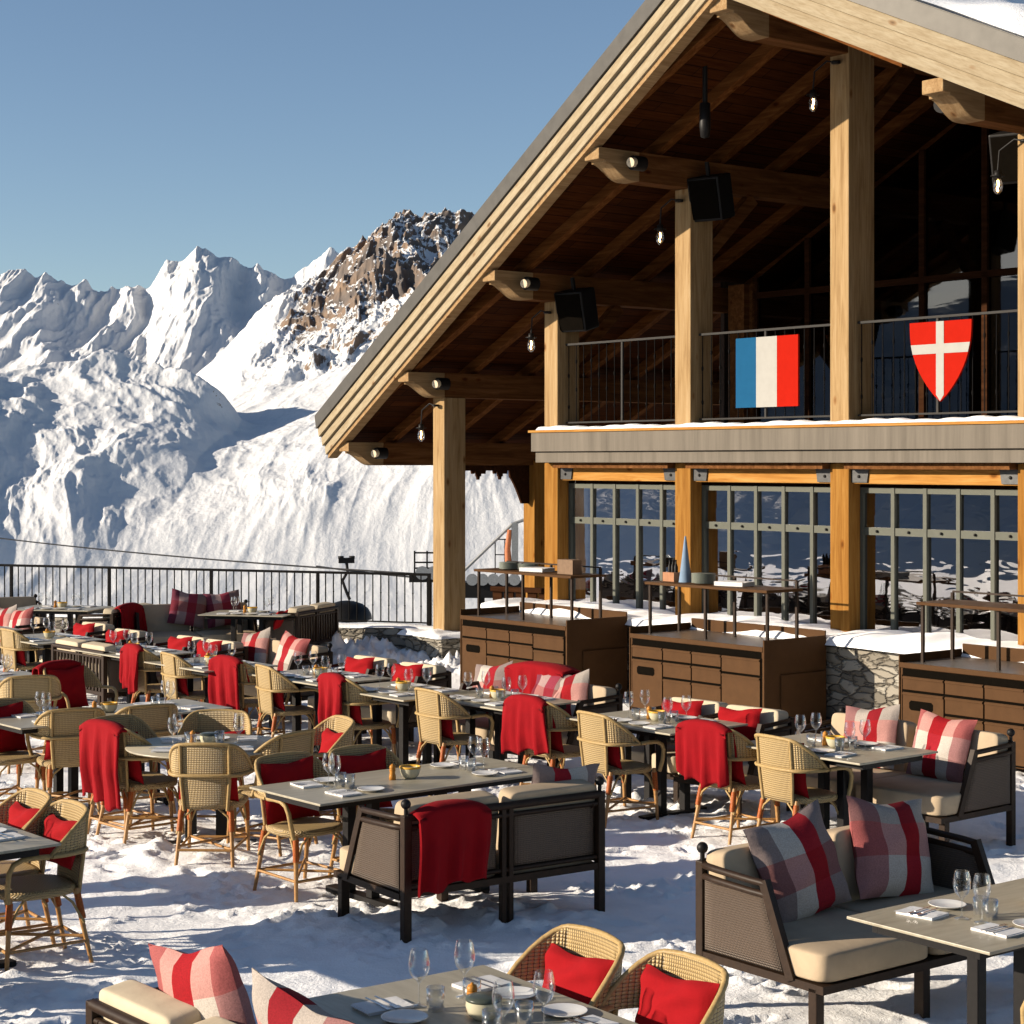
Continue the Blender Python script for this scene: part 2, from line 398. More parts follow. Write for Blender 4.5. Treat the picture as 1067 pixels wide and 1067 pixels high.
def snow_mat(name='snow', fine=.4):
    m, nt, b = mat(name)
    mp = mapping(nt, (1,1,1))
    n = noise(nt, mp.outputs[0], 3.0, 6, .6); n2 = noise(nt, mp.outputs[0], 38, 5, .7)
    r = ramp(nt, n.outputs[0], [(.3,(.86,.86,.87)),(.6,(.93,.93,.93))])
    nt.links.new(r.outputs[0], b.inputs['Base Color']); b.inputs['Roughness'].default_value = .65
    b.inputs['Specular IOR Level'].default_value = .25
    b.inputs['Subsurface Weight'].default_value = 0
    bump(nt, b, n2.outputs[0], fine, .03); return m
W['snow'] = snow_mat()
W['flagb'] = flat('flag_blue', (.012,.070,.15), .95, 0, 10, .04, 0, 0); W['flagw'] = flat('flag_white', (.31,.302,.28), .95, 0, 10, .04, 0, 0)
W['flagr'] = flat('flag_red', (.31,.012,.006), .95, 0, 10, .04, 0, 0)
W['orange'] = flat('orange_lift_post', (.42,.14,.06), .5)
W['galv'] = flat('galvanised_steel', (.30,.30,.29), .5, .5)
def emit(name, c, s):
    m, nt, b = mat(name); b.inputs['Base Color'].default_value = (*c,1)
    b.inputs['Emission Color'].default_value = (*c,1); b.inputs['Emission Strength'].default_value = s; return m
W['bulb'] = emit('lit_filament', (1,.55,.2), 9)
W['lens'] = flat('spot_lens', (.6,.5,.35), .2)
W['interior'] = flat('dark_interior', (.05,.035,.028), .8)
W['branch'] = flat('dark_bark', (.06,.045,.04), .9)
# ------------------------------------------------------------------ world, sun, camera
SUN_EL = math.radians(17)
S.world = bpy.data.worlds.new('World'); S.world.use_nodes = True
wn = S.world.node_tree; bg = wn.nodes['Background']
sky = wn.nodes.new('ShaderNodeTexSky'); sky.sky_type = 'NISHITA'; sky.sun_disc = False
sky.sun_elevation = SUN_EL; sky.altitude = 1900; sky.air_density = 1.0; sky.dust_density = 1.6; sky.ozone_density = 1.6
SUN_DIR = Vector((-.989, -.148, math.tan(SUN_EL))).normalized()     # towards the sun
sky.sun_rotation = math.atan2(SUN_DIR.x, SUN_DIR.y)
wn.links.new(sky.outputs[0], bg.inputs[0]); bg.inputs[1].default_value = .068
sl = bpy.data.lights.new('sun', 'SUN'); sl.energy = 5.0; sl.angle = math.radians(.5); sl.color = (1, .87, .70)
so = bpy.data.objects.new('sun', sl); COL.objects.link(so); so.rotation_euler = SUN_DIR.to_track_quat('Z', 'Y').to_euler()
cam = bpy.data.cameras.new('camera'); co = bpy.data.objects.new('camera', cam); COL.objects.link(co); S.camera = co
co.location = (0, 0, CAMZ); co.rotation_euler = (PI/2, 0, 0)
cam.sensor_width = 36; cam.lens = F/1067*36; cam.shift_y = -(533.5-HY)/1067; cam.clip_end = 12000; cam.clip_start = .1
cam.dof.use_dof = False
S.render.resolution_x = S.render.resolution_y = 1024
S.view_settings.view_transform = 'Standard'; S.view_settings.look = 'None'; S.view_settings.exposure = .92; S.view_settings.gamma = 1
S.render.engine = 'CYCLES'

# ------------------------------------------------------------------ numpy gradient noise
def _hash(ix, iy, seed):
    h = (ix.astype(np.int64)*374761393 + iy.astype(np.int64)*668265263 + seed*1442695041) & 0xffffffff
    h = ((h ^ (h >> 13))*1274126177) & 0xffffffff
    return (h ^ (h >> 16)) & 0xffffffff
def perlin(x, y, seed=0):
    x0 = np.floor(x); y0 = np.floor(y); fx = x-x0; fy = y-y0
    u = fx*fx*fx*(fx*(fx*6-15)+10); v = fy*fy*fy*(fy*(fy*6-15)+10)
    def g(ix, iy, dx, dy):
        a = _hash(ix, iy, seed)/4294967295.0*2*np.pi
        return np.cos(a)*dx+np.sin(a)*dy
    n00 = g(x0,y0,fx,fy); n10 = g(x0+1,y0,fx-1,fy); n01 = g(x0,y0+1,fx,fy-1); n11 = g(x0+1,y0+1,fx-1,fy-1)
    return ((n00*(1-u)+n10*u)*(1-v)+(n01*(1-u)+n11*u)*v)*1.4
def fbm(x, y, o=5, seed=0, gain=.5, lac=2.03):
    s = 0; a = 1
    for i in range(o): s = s+a*perlin(x, y, seed+i*17); a *= gain; x = x*lac+5.2; y = y*lac+1.3
    return s
def ridged(x, y, o=6, seed=0, gain=.5):
    s = 0; a = 1; w = 1
    for i in range(o):
        n = 1-np.abs(perlin(x, y, seed+i*31)); n = n*n*w; s = s+a*n; w = np.clip(n*1.6, 0, 1); a *= gain; x = x*2.05+3.1; y = y*2.05+7.7
    return s
def np_grid(name, X, Y, Z, mat_, attr=None, uv=False):
    nv, nu = X.shape
    co_ = np.stack([X, Y, Z], -1).reshape(-1, 3)
    i = np.arange(nu-1)[None, :]; j = np.arange(nv-1)[:, None]; a = (j*nu+i)
    q = np.stack([a, a+1, a+nu+1, a+nu], -1).reshape(-1, 4)
    me = bpy.data.meshes.new(name); me.vertices.add(len(co_)); me.vertices.foreach_set('co', co_.ravel())
    me.loops.add(q.size); me.loops.foreach_set('vertex_index', q.ravel().astype(np.int32))
    me.polygons.add(len(q)); me.polygons.foreach_set('loop_start', np.arange(0, q.size, 4, dtype=np.int32))
    me.update(calc_edges=True); me.polygons.foreach_set('use_smooth', np.ones(len(q), dtype=bool))
    if attr is not None:
        A = me.attributes.new('rock', 'FLOAT', 'POINT'); A.data.foreach_set('value', attr.ravel().astype(np.float32))
    me.materials.append(mat_); o = bpy.data.objects.new(name, me); COL.objects.link(o); return o
def sstep(a, b, x): t = np.clip((x-a)/(b-a), 0, 1); return t*t*(3-2*t)

# ------------------------------------------------------------------ mountains (metres, true distances)
def mountain_mat():
    m, nt, b = mat('alpine_snow_and_rock')
    at_ = nt.nodes.new('ShaderNodeAttribute'); at_.attribute_name = 'rock'
    mp = mapping(nt, (1,1,1)); n = noise(nt, mp.outputs[0], .06, 8, .7); n2 = noise(nt, mp.outputs[0], .02, 6, .6)
    ge = nt.nodes.new('ShaderNodeNewGeometry'); sx = nt.nodes.new('ShaderNodeSeparateXYZ'); nt.links.new(ge.outputs['Normal'], sx.inputs[0])
    # rock shows where the slope is steep, the attribute says how rocky the area is
    f = nt.nodes.new('ShaderNodeMath'); f.operation = 'MULTIPLY_ADD'; f.inputs[1].default_value = 1.3; nt.links.new(n.outputs[0], f.inputs[0]); nt.links.new(at_.outputs['Fac'], f.inputs[2])
    g = nt.nodes.new('ShaderNodeMath'); g.operation = 'MULTIPLY_ADD'; g.inputs[1].default_value = -1.15; nt.links.new(sx.outputs['Z'], g.inputs[0]); nt.links.new(f.outputs[0], g.inputs[2])
    # ledges inside the crags hold snow, and single boulders poke out of the slopes
    n4 = noise(nt, mp.outputs[0], .10, 9, .78, .8)
    g2 = nt.nodes.new('ShaderNodeMath'); g2.operation = 'MULTIPLY_ADD'; g2.inputs[1].default_value = 1.9; nt.links.new(n4.outputs[0], g2.inputs[0]); nt.links.new(g.outputs[0], g2.inputs[2])
    r = ramp(nt, g2.outputs[0], [(.0,(0,0,0)),(1,(1,1,1))])
    mr = nt.nodes.new('ShaderNodeMapRange'); mr.inputs['From Min'].default_value = 1.56; mr.inputs['From Max'].default_value = 1.62; nt.links.new(g2.outputs[0], mr.inputs[0])
    rc = ramp(nt, n2.outputs[0], [(.30,(.07,.062,.06)),(.46,(.12,.10,.088)),(.60,(.21,.145,.10)),(.72,(.10,.085,.078))])
    mx = nt.nodes.new('ShaderNodeMix'); mx.data_type = 'RGBA'; mx.inputs['A'].default_value = (.66,.665,.67,1)
    nt.links.new(mr.outputs[0], mx.inputs[0]); nt.links.new(rc.outputs[0], mx.inputs['B'])
    nt.links.new(mx.outputs['Result'], b.inputs['Base Color']); b.inputs['Roughness'].default_value = .8; b.inputs['Specular IOR Level'].default_value = .1
    n3 = noise(nt, mp.outputs[0], .07, 9, .68); bump(nt, b, n3.outputs[0], .30, 6.0); return m
def make_mountains():
    # azimuth columns: fine inside the view, coarse to the left for what the windows mirror
    az = np.concatenate([np.radians(np.linspace(-140, -18, 170)[:-1]), np.arctan(np.linspace(-640, 120, 900)/F), np.radians(np.linspace(4, 60, 60))])
    rr = np.concatenate([np.linspace(20, 980, 60)[:-1], np.linspace(980, 2000, 640)[:-1], np.linspace(2000, 3100, 330)])
    A, R = np.meshgrid(az, rr); X = R*np.sin(A); Y = R*np.cos(A)
    px = np.where(np.abs(A) < 1.2, CX+F*np.tan(np.clip(A, -1.2, 1.2)), -5000)
    pxw = px+55*fbm(X/260, Y/260, 4, 91)*sstep(900, 1200, R)
    el = lambda y: (HY-y)/F
    def sk(pts, p): xs, ys = zip(*pts); return el(np.interp(p, xs, ys))
    leftel = lambda base, amp, s: base+amp*fbm(A*6+s, A*0+s, 4, 3)
    # far from the crest line the slopes forget the outline of the ridge and become broad
    def gsm(pts, sg, dx=0):
        q = np.arange(-1500, 1500, 4.0); xs, ys = zip(*pts); v = np.interp(q, xs, ys)
        kx = np.arange(-6*sg, 6*sg+1, 4.0); kk = np.exp(-kx*kx/(2*sg*sg)); kk /= kk.sum()
        return q, np.convolve(np.pad(v, len(kx)//2, mode='edge'), kk, 'valid')[:len(q)]
    def layer(pts, pp, sk_left, r0, y0, Rc, pw, back, sg, t1=.5):
        xs, ys = zip(*pts); sharp = el(np.interp(pp, *gsm(pts, 3)))
        q, v = gsm(pts, sg); broad = el(np.interp(pp, q, v))
        w = sstep(-1100, -250, px) ; sharp = sharp*w+(1-w)*sk_left; broad = broad*w+(1-w)*sk_left
        t = np.clip((R-r0)/(Rc-r0), 0, 1); m = sstep(t1, 1.0, t)
        s = broad*(1-m)+sharp*m
        z0 = el(y0)*r0; z = z0+(s*Rc-z0)*t**pw
        z = np.where(R > Rc, s*Rc-(R-Rc)*back, z)
        return np.where(R < r0, z0-(r0-R)*.1, z)
    P1 = [(-400,300),(-140,330),(-60,300),(0,283),(30,281),(44,279),(58,290),(75,292),(104,305),(130,300),(150,303),(172,280),(200,268),(222,271),(250,277),(275,275),(300,277),(320,268),(348,262),(400,262),(520,270),(700,290)]
    P2 = [(-300,470),(0,440),(120,425),(200,400),(255,345),(290,312),(315,300),(335,288),(350,276),(368,262),(388,245),(404,234),(420,224),(440,221),(462,224),(486,230),(520,238),(600,250),(800,300)]
    P3 = [(-400,440),(-140,400),(-60,390),(0,382),(40,376),(75,372),(112,373),(150,383),(185,394),(210,407),(232,435),(262,480),(305,540),(370,640)]
    z1 = layer(P1, px, leftel(.085, .03, 1.0), 1850, 610, 2700+0*A, 1.0, .3, 60, .30)
    z2 = layer(P2, pxw*.3+px*.7, 0*A-.02, 960, 690, 1900+0*A, .64, .25, 200, .42)
    z3 = layer(P3, pxw, leftel(.03, .03, 9.0), 1000, 690, 1320+40*np.sin(A*25+1), .85, .35, 45, .15)
    k = 16.0
    mxz = np.maximum(np.maximum(z1, z2), z3)
    z = mxz + k*np.log(np.exp((z1-mxz)/k)+np.exp((z2-mxz)/k)+np.exp((z3-mxz)/k))*.6
    w1 = np.exp((z1-mxz)/12); w2 = np.exp((z2-mxz)/12); w3 = np.exp((z3-mxz)/12)
    far = 1.0
    wx = X+40*fbm(X/300, Y/300, 3, 5); wy = Y+40*fbm(X/300+9, Y/300, 3, 6)
    # fluted ridges on the far range, crags on the rocky peak, hummocks on the knoll
    crestness1 = sstep(.15, .9, (R-1850)/850); 
    vx = X+14*fbm(X/200, Y/300, 3, 61); d1 = (ridged(vx/210, Y/700, 6, 11, .5)-1.15)*20 + (ridged(vx/58, Y/260, 6, 12, .5)-1.1)*9
    d1 *= .35+.75*crestness1
    pk = sstep(250, 335, pxw)*sstep(.36, .62, (R-1120)/780+.10*fbm(X/120, Y/120, 4, 55))*(1-sstep(2100, 2500, R))
    d2 = (ridged(wx/240, wy/320, 7, 21, .55)-1.45)*(4.5+13*pk) + fbm(wx/60, wy/60, 6, 22, .6)*(.9+7*pk) + (ridged(wx/40, wy/150, 6, 23, .55)-1.2)*(1.4+8*pk) + 3.0*pk
    d3 = (ridged(wx/110, wy/150, 6, 31, .42)-1.1)*9 + (ridged(wx/34, wy/70, 6, 33, .5)-1.1)*2.6 + fbm(wx/36, wy/36, 5, 32)*1.6
    d = (d1*w1+d2*w2+d3*w3)/(w1+w2+w3)
    d = d+fbm(wx/18, wy/18, 4, 40)*.45
    z = z+d*sstep(960, 1150, R)+CAMZ
    low = -3-150*sstep(20, 900, R)**.8+fbm(X/60, Y/60, 4, 8)*3*sstep(80, 300, R)
    q = sstep(950, 1120, R); z = low*(1-q)+z*q
    rock = .16*w1/(w1+w2+w3) + pk*.90*w2/(w1+w2+w3) + .36*w3/(w1+w2+w3)
    rock = rock + .22*np.clip(fbm(X/160, Y/160, 4, 77), -1, 1)
    rock = rock - .35*(1-pk)*w2/(w1+w2+w3)*0.6
    o = np_grid('mountains', X, Y, z, mountain_mat(), rock); tag(o, 'snow covered alpine mountains with a rocky peak behind the terrace', None, None, 'structure')
make_mountains()

# ------------------------------------------------------------------ trodden snow of the terrace
RAIL0 = Vector((-8.15, 29.3)); RAIL1 = Vector((-1.16, 26.75))
def make_ground():
    xs = np.arange(-9.5, 7.0, .032)
    ys = np.concatenate([np.arange(5.5, 17, .030), np.arange(17, 29.4, .05)])
    X, Y = np.meshgrid(xs, ys)
    z = fbm(X/1.6, Y/1.6, 3, 1)*.018
    # footprints and broken crust
    r = ridged(X/.42, Y/.42, 4, 2); z += (r-1.1)*.007
    f = fbm(X/.16, Y/.16, 4, 3, .6); z += np.clip(f, -.2, .6)*.008
    c = fbm(X/.75, Y/.75, 3, 4); cl = sstep(.05, .5, c)
    z += cl*np.maximum(0, fbm(X/.075, Y/.075, 3, 5, .65))*.045
    # heaps around the furniture and the foot of the wall
    for cx, cy, rad, h in HEAPS:
        g = np.exp(-((X-cx)**2+(Y-cy)**2)/(2*rad*rad))
        z += g*(h*.4+h*1.0*np.maximum(0, fbm(X/.28+cx, Y/.28, 4, 6, .6)))
    # boot prints: walking tracks of alternating feet pressed into the crust, with a pushed up rim
    rg = random.Random(12); z0 = z.copy()
    for w in range(46):
        x, y = rg.uniform(-6, 5), rg.uniform(7.5, 21); a = rg.uniform(0, 6.28)
        for k in range(rg.randint(5, 14)):
            a += rg.uniform(-.18, .18); x += .62*math.cos(a); y += .62*math.sin(a); sd = .11 if k % 2 else -.11
            cx, cy = x-sd*math.sin(a), y+sd*math.cos(a)
            i0, i1 = np.searchsorted(xs, (cx-.3, cx+.3)); j0, j1 = np.searchsorted(ys, (cy-.3, cy+.3))
            if i1-i0 < 3 or j1-j0 < 3: continue
            XX, YY = X[j0:j1, i0:i1]-cx, Y[j0:j1, i0:i1]-cy
            u = (XX*math.cos(a)+YY*math.sin(a))/.155; v = (-XX*math.sin(a)+YY*math.cos(a))/(.058+.012*u)
            r = np.sqrt(u*u+v*v); dp = rg.uniform(.012, .030)
            z[j0:j1, i0:i1] += -dp*(1-sstep(.75, 1.05, r))+dp*.55*np.exp(-((r-1.2)/.22)**2)
    o = np_grid('snow_ground', X, Y, z, W['snow']); tag(o, 'trodden snow covering the restaurant terrace', None, None, 'structure')
    m = MB(); m.b(-26, 26, -14, 29.2, -2.6, -.10); m.build('terrace_slab', W['snow'])['kind'] = 'structure'
HEAPS = [(-1.6, 26.3, .55, .22), (-2.6, 26.7, .5, .22), (-3.4, 26.9, .5, .18), (-.35, 25.3, .6, .14), (.2, 25.0, .4, .09), (-2.2, 26.4, .4, .2), (-.9, 24.9, .35, .2),
         (.9, 15.6, .5, .07), (1.1, 15.0, .6, .07), (-2.2, 13.6, .45, .09), (-.6, 11.3, .45, .08), (.0, 11.5, .4, .07), (-1.2, 11.3, .25, .05), (2.3, 13.4, .6, .06),
         (1.9, 8.75, .09, .13), (2.25, 8.9, .25, .05), (-.1, 15.9, .6, .07), (-1.3, 17.2, .6, .06), (-2.3, 18.8, .5, .06), (1.3, 8.0, .3, .05), (-2.9, 10.2, .4, .05), (-2.35,13.2,.3,.05)]
make_ground()
# ------------------------------------------------------------------ the chalet (local x along the front towards the right, local y into the building)
BANG = math.atan2(-.785, .619); BO = Vector((-1.106, 26.3, 0))
chalet = empty('chalet', BO, BANG); tag(chalet, 'large timber chalet with deep overhanging gable roof and glazed front', 'chalet')
def BW(a, y, z=0):            # chalet coordinates -> world
    return Vector((BO.x+.619*a+.785*y, BO.y-.785*a+.619*y, z))
SP = 2.46; APX = 7.515; SL = .4764
def zb(a): return 4.03+SL*((a if a <= APX else 2*APX-a)-.135)      # purlin top line
def rD(a): return .64+.1665*a if a <= APX else .64+.1665*APX-.15*(a-APX)
def P_(name, mb, m, parent=chalet, **k): return mb.build(name, m, parent, **k)
ptop = [zb(k*SP+.135)-.34 for k in range(7)]
for k in range(6):
    a0 = k*SP
    if k == 0:
        m = MB(); m.b(0, .27, 0, .37, .42, ptop[0]); P_('post', m, W['post'], bevel=.012)
    else:
        m = MB(); m.b(a0, a0+.27, 0, .37, 3.19, ptop[k]+(.12 if k == 3 else 0)); P_('post', m, W['post'], bevel=.012)
        m = MB(); m.b(a0, a0+.27, 0, .19, .6, 2.785); P_('post', m, W['postlow'], bevel=.012)
    if k == 3:
        m = MB(); m.b(a0+.04, a0+.25, .372, .44, 3.19, ptop[k]+.1); P_('post', m, W['post'], bevel=.01)
# eave line post further back
m = MB(); m.b(-1.98, -1.70, 3.2, 3.5, -.3, 2.82); P_('post', m, W['postlow'], bevel=.01)
# purlins with scrolled noses
def purlin(ac, ztop, w=.25, y1=12.0, h=.34):
    D = rD(ac)-.06; y0 = -D
    poly = [(y1, ztop), (y0, ztop), (y0, ztop-.135), (y0+.10, ztop-.135), (y0+.10, ztop-.165)]
    for i in range(9):
        t = i/8; poly.append((y0+.13+t*.36, ztop-.165-(h-.165)*(3*t*t-2*t**3)**.8))
    poly += [(y1, ztop-h)]
    cut = y0+.62
    front = [p for p in poly if p[0] < cut]
    pf = [(cut, ztop)]+front+[(cut, ztop-h)]
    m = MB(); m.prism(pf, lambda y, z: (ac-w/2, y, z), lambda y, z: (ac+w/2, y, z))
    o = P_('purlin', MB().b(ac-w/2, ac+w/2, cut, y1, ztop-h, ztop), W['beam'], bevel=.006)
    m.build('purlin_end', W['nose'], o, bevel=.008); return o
for k in range(6): purlin(k*SP+.135, zb(k*SP+.135))
purlin(-1.85, zb(-1.85))
# rafters and planked soffit on both slopes
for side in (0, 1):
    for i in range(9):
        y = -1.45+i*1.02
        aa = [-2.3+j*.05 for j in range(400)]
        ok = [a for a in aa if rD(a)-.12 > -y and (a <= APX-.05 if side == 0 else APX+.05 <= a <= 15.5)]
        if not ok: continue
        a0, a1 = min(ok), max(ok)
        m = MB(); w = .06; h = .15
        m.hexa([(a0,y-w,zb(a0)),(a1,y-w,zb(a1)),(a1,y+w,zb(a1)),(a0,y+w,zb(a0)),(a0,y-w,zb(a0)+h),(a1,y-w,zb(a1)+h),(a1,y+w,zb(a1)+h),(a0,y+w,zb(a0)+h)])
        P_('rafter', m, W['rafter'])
def slope_slab(a0, a1, o0, o1, din, y1=12, mt=None, name='roof', off0=0, side=0, parent=chalet):
    m = MB(); D0, D1 = rD(a0)-din, rD(a1)-din
    m.hexa([(a0,-D0,zb(a0)+o0),(a1,-D1,zb(a1)+o0),(a1,y1,zb(a1)+o0),(a0,y1,zb(a0)+o0),(a0,-D0,zb(a0)+o1),(a1,-D1,zb(a1)+o1),(a1,y1,zb(a1)+o1),(a0,y1,zb(a0)+o1)])
    return m.build(name, mt, parent)
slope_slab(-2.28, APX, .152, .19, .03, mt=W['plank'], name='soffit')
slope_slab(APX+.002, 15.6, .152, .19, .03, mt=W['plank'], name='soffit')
rf = slope_slab(-2.3, APX, .195, .64, .01, mt=W['zinc'], name='roof'); rf2 = slope_slab(APX+.002, 15.6, .195, .64, .01, mt=W['zinc'], name='roof')
# snow lying on the right hand slope
m = MB()
def sf(u, v):
    a = APX+1.0+u*7.2; y = -rD(a)+.05+v*9
    return (a, y, zb(a)+.64+.22*min(1, 30*v)**.5+.05*math.sin(a*2.1+y*3)+.04*math.sin(a*5+y))
m.grid(sf, 60, 40); sn = m.build('roof_snow', W['snow'], rf2)
# stepped barge boards and metal flashing
def barge(name, a0, a1, o0, o1, dout, mt, lo=0):
    m = MB(); t = .07
    # the low end is cut square to the slope
    c0, c1 = lo+o0*.25, lo+o1*.25
    A0, A1 = a0-c0*0+.12-o0*.35*0, a1
    q = []
    for zz in (o0, o1):
        s = zz*.18 if a0 < APX and a0 < 0 else 0
        q += [(a0-s, -(rD(a0)+dout), zb(a0)+zz-s*SL), (a1, -(rD(a1)+dout), zb(a1)+zz), (a1, -(rD(a1)+dout)+t, zb(a1)+zz), (a0-s, -(rD(a0)+dout)+t, zb(a0)+zz-s*SL)]
    m.hexa(q); return P_(name, m, mt, bevel=.006 if mt is not W['zinc'] else 0)
for a0, a1 in ((-2.32, APX), (APX+.002, 15.6)):
    fm = W['fascia'] if a0 < 0 else W['fascia_r']
    barge('barge_board', a0, a1, .045, .185, .03, fm); barge('barge_board', a0, a1, .19, .33, .075, fm)
    barge('barge_board', a0, a1, .335, .465, .12, fm); barge('flashing', a0, a1, .47, .68, .15, W['zinc'])
    slope_slab(a0, a1, .682, .69, -.15, y1=-.2, mt=W['zinc'], name='flashing_cap')
# underside return board behind the lowest barge board
m = MB(); m.hexa([(-2.3,-rD(-2.3)+.0,zb(-2.3)-.02),(APX,-rD(APX),zb(APX)-.02),(APX,-rD(APX)+.16,zb(APX)-.02),(-2.3,-rD(-2.3)+.16,zb(-2.3)-.02),
  (-2.3,-rD(-2.3)+.0,zb(-2.3)+.15),(APX,-rD(APX),zb(APX)+.15),(APX,-rD(APX)+.16,zb(APX)+.15),(-2.3,-rD(-2.3)+.16,zb(-2.3)+.15)])
P_('edge_rafter', m, W['nose'])
# balcony floor band
m = MB(); m.b(2.50, 15.5, -.25, 6, 2.93, 3.17); P_('balcony_band', m, W['band'])
m = MB(); m.b(2.53, 15.5, -.20, 0.0, 2.79, 2.925); P_('balcony_band_lower', m, W['band'])
m = MB(); m.b(2.53, 15.5, .05, 6, 2.795, 2.928); P_('ceiling_boards', m, W['plank'])
m = MB(); m.b(2.46, 15.5, -.27, .0, 3.172, 3.20); P_('balcony_edge_board', m, W['honey'])
m = MB()
m.grid(lambda u, v: (2.6+u*12.8, -.26+v*.36, 3.203+(.042+.010*math.sin(u*61)+.008*math.sin(u*233+2))*max(0, math.sin(PI*min(1,v*1.02)))**.3), 260, 8)
P_('balcony_snow', m, W['snow'])
# upper floor behind
m = MB(); m.b(2.5, 15.5, .02, 6, 3.172, 3.19); P_('balcony_deck', m, W['darkwood'])
glz = MB(); fr = MB()
for i in range(13):
    a = 3.4+i*.95; fr.b(a-.04, a+.04, 2.9, 3.0, 3.19, min(zb(a)-.3, 7.2))
    if i < 12:
        a1 = a+.95; z0, z1 = zb(a)-.3, zb(a1)-.3
        glz.hexa([(a+.04,2.94,3.19),(a1-.04,2.94,3.19),(a1-.04,2.96,3.19),(a+.04,2.96,3.19),(a+.04,2.94,z0),(a1-.04,2.94,z1),(a1-.04,2.96,z1),(a+.04,2.96,z0)])
fr.b(3.36, 15.0, 2.9, 3.0, 5.0, 5.08)
g = P_('upper_window', fr, W['darkwood']); glz.build('pane', W['pane_up'], g)
m = MB(); m.b(3.0, 3.3, 2.8, 3.1, 3.19, 5.2); m.b(3.3, 3.4, 2.9, 3.0, 3.19, 5.2); P_('corner_post', m, W['beam'])
m = MB()
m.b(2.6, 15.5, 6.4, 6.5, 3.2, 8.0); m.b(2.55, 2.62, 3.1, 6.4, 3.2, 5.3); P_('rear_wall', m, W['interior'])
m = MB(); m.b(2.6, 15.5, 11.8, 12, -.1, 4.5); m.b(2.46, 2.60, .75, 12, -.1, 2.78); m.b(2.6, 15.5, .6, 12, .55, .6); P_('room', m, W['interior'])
# hidden tie beams and braces under the roof
for k in (1, 2, 3, 4, 5):
    a0 = k*SP+.135
    m = MB(); m.beam((a0, .37, ptop[k]-.75), (a0, 1.15, ptop[k]-.02), .12, .16); P_('brace', m, W['beam'])
for a0, a1, z in ((.135, 2.6, ptop[0]-.3), ):
    m = MB(); m.b(a0+.14, a1-.14, .1, .26, z, z+.22)
m = MB(); m.b(-1.98+.28, 2.46, 3.24, 3.44, 2.9, 3.15); P_('tie_beam', m, W['beam'])
# fretwork valance hung under the eave purlin, cut with small trefoils
def valance():
    y0, y1 = 1.50, 3.2; N = 160; pts = []
    for i in range(N+1):
        y = y0+(y1-y0)*i/N; t = (y-1.35)/(3.05-1.35)
        z = 2.40
        if 0 <= t <= 1:
            z = 2.66
            e = min(t, 1-t)*(3.05-1.35)
            if e < .16: z = 2.66-.10+ .10*math.sin(PI/2*e/.16)
            for c in (.25, .5, .75):
                d = abs(t-c)*1.7
                if d < .13: z = 2.66-(.05 if d > .05 else .09)-(.05 if d < .02 else 0)+(.045 if .05 < d < .075 else 0)
            if t > .86: z = 2.66-.10-.42*((t-.86)/.14)**1.3
        elif t > 1: z = 2.14
        pts.append((y, z))
    poly = [(y0, 2.83)]+pts+[(y1, 2.83)]
    m = MB(); m.prism(poly, lambda y, z: (-1.87, y, z), lambda y, z: (-1.83, y, z)); return m
P_('valance', valance(), W['darkwood'])
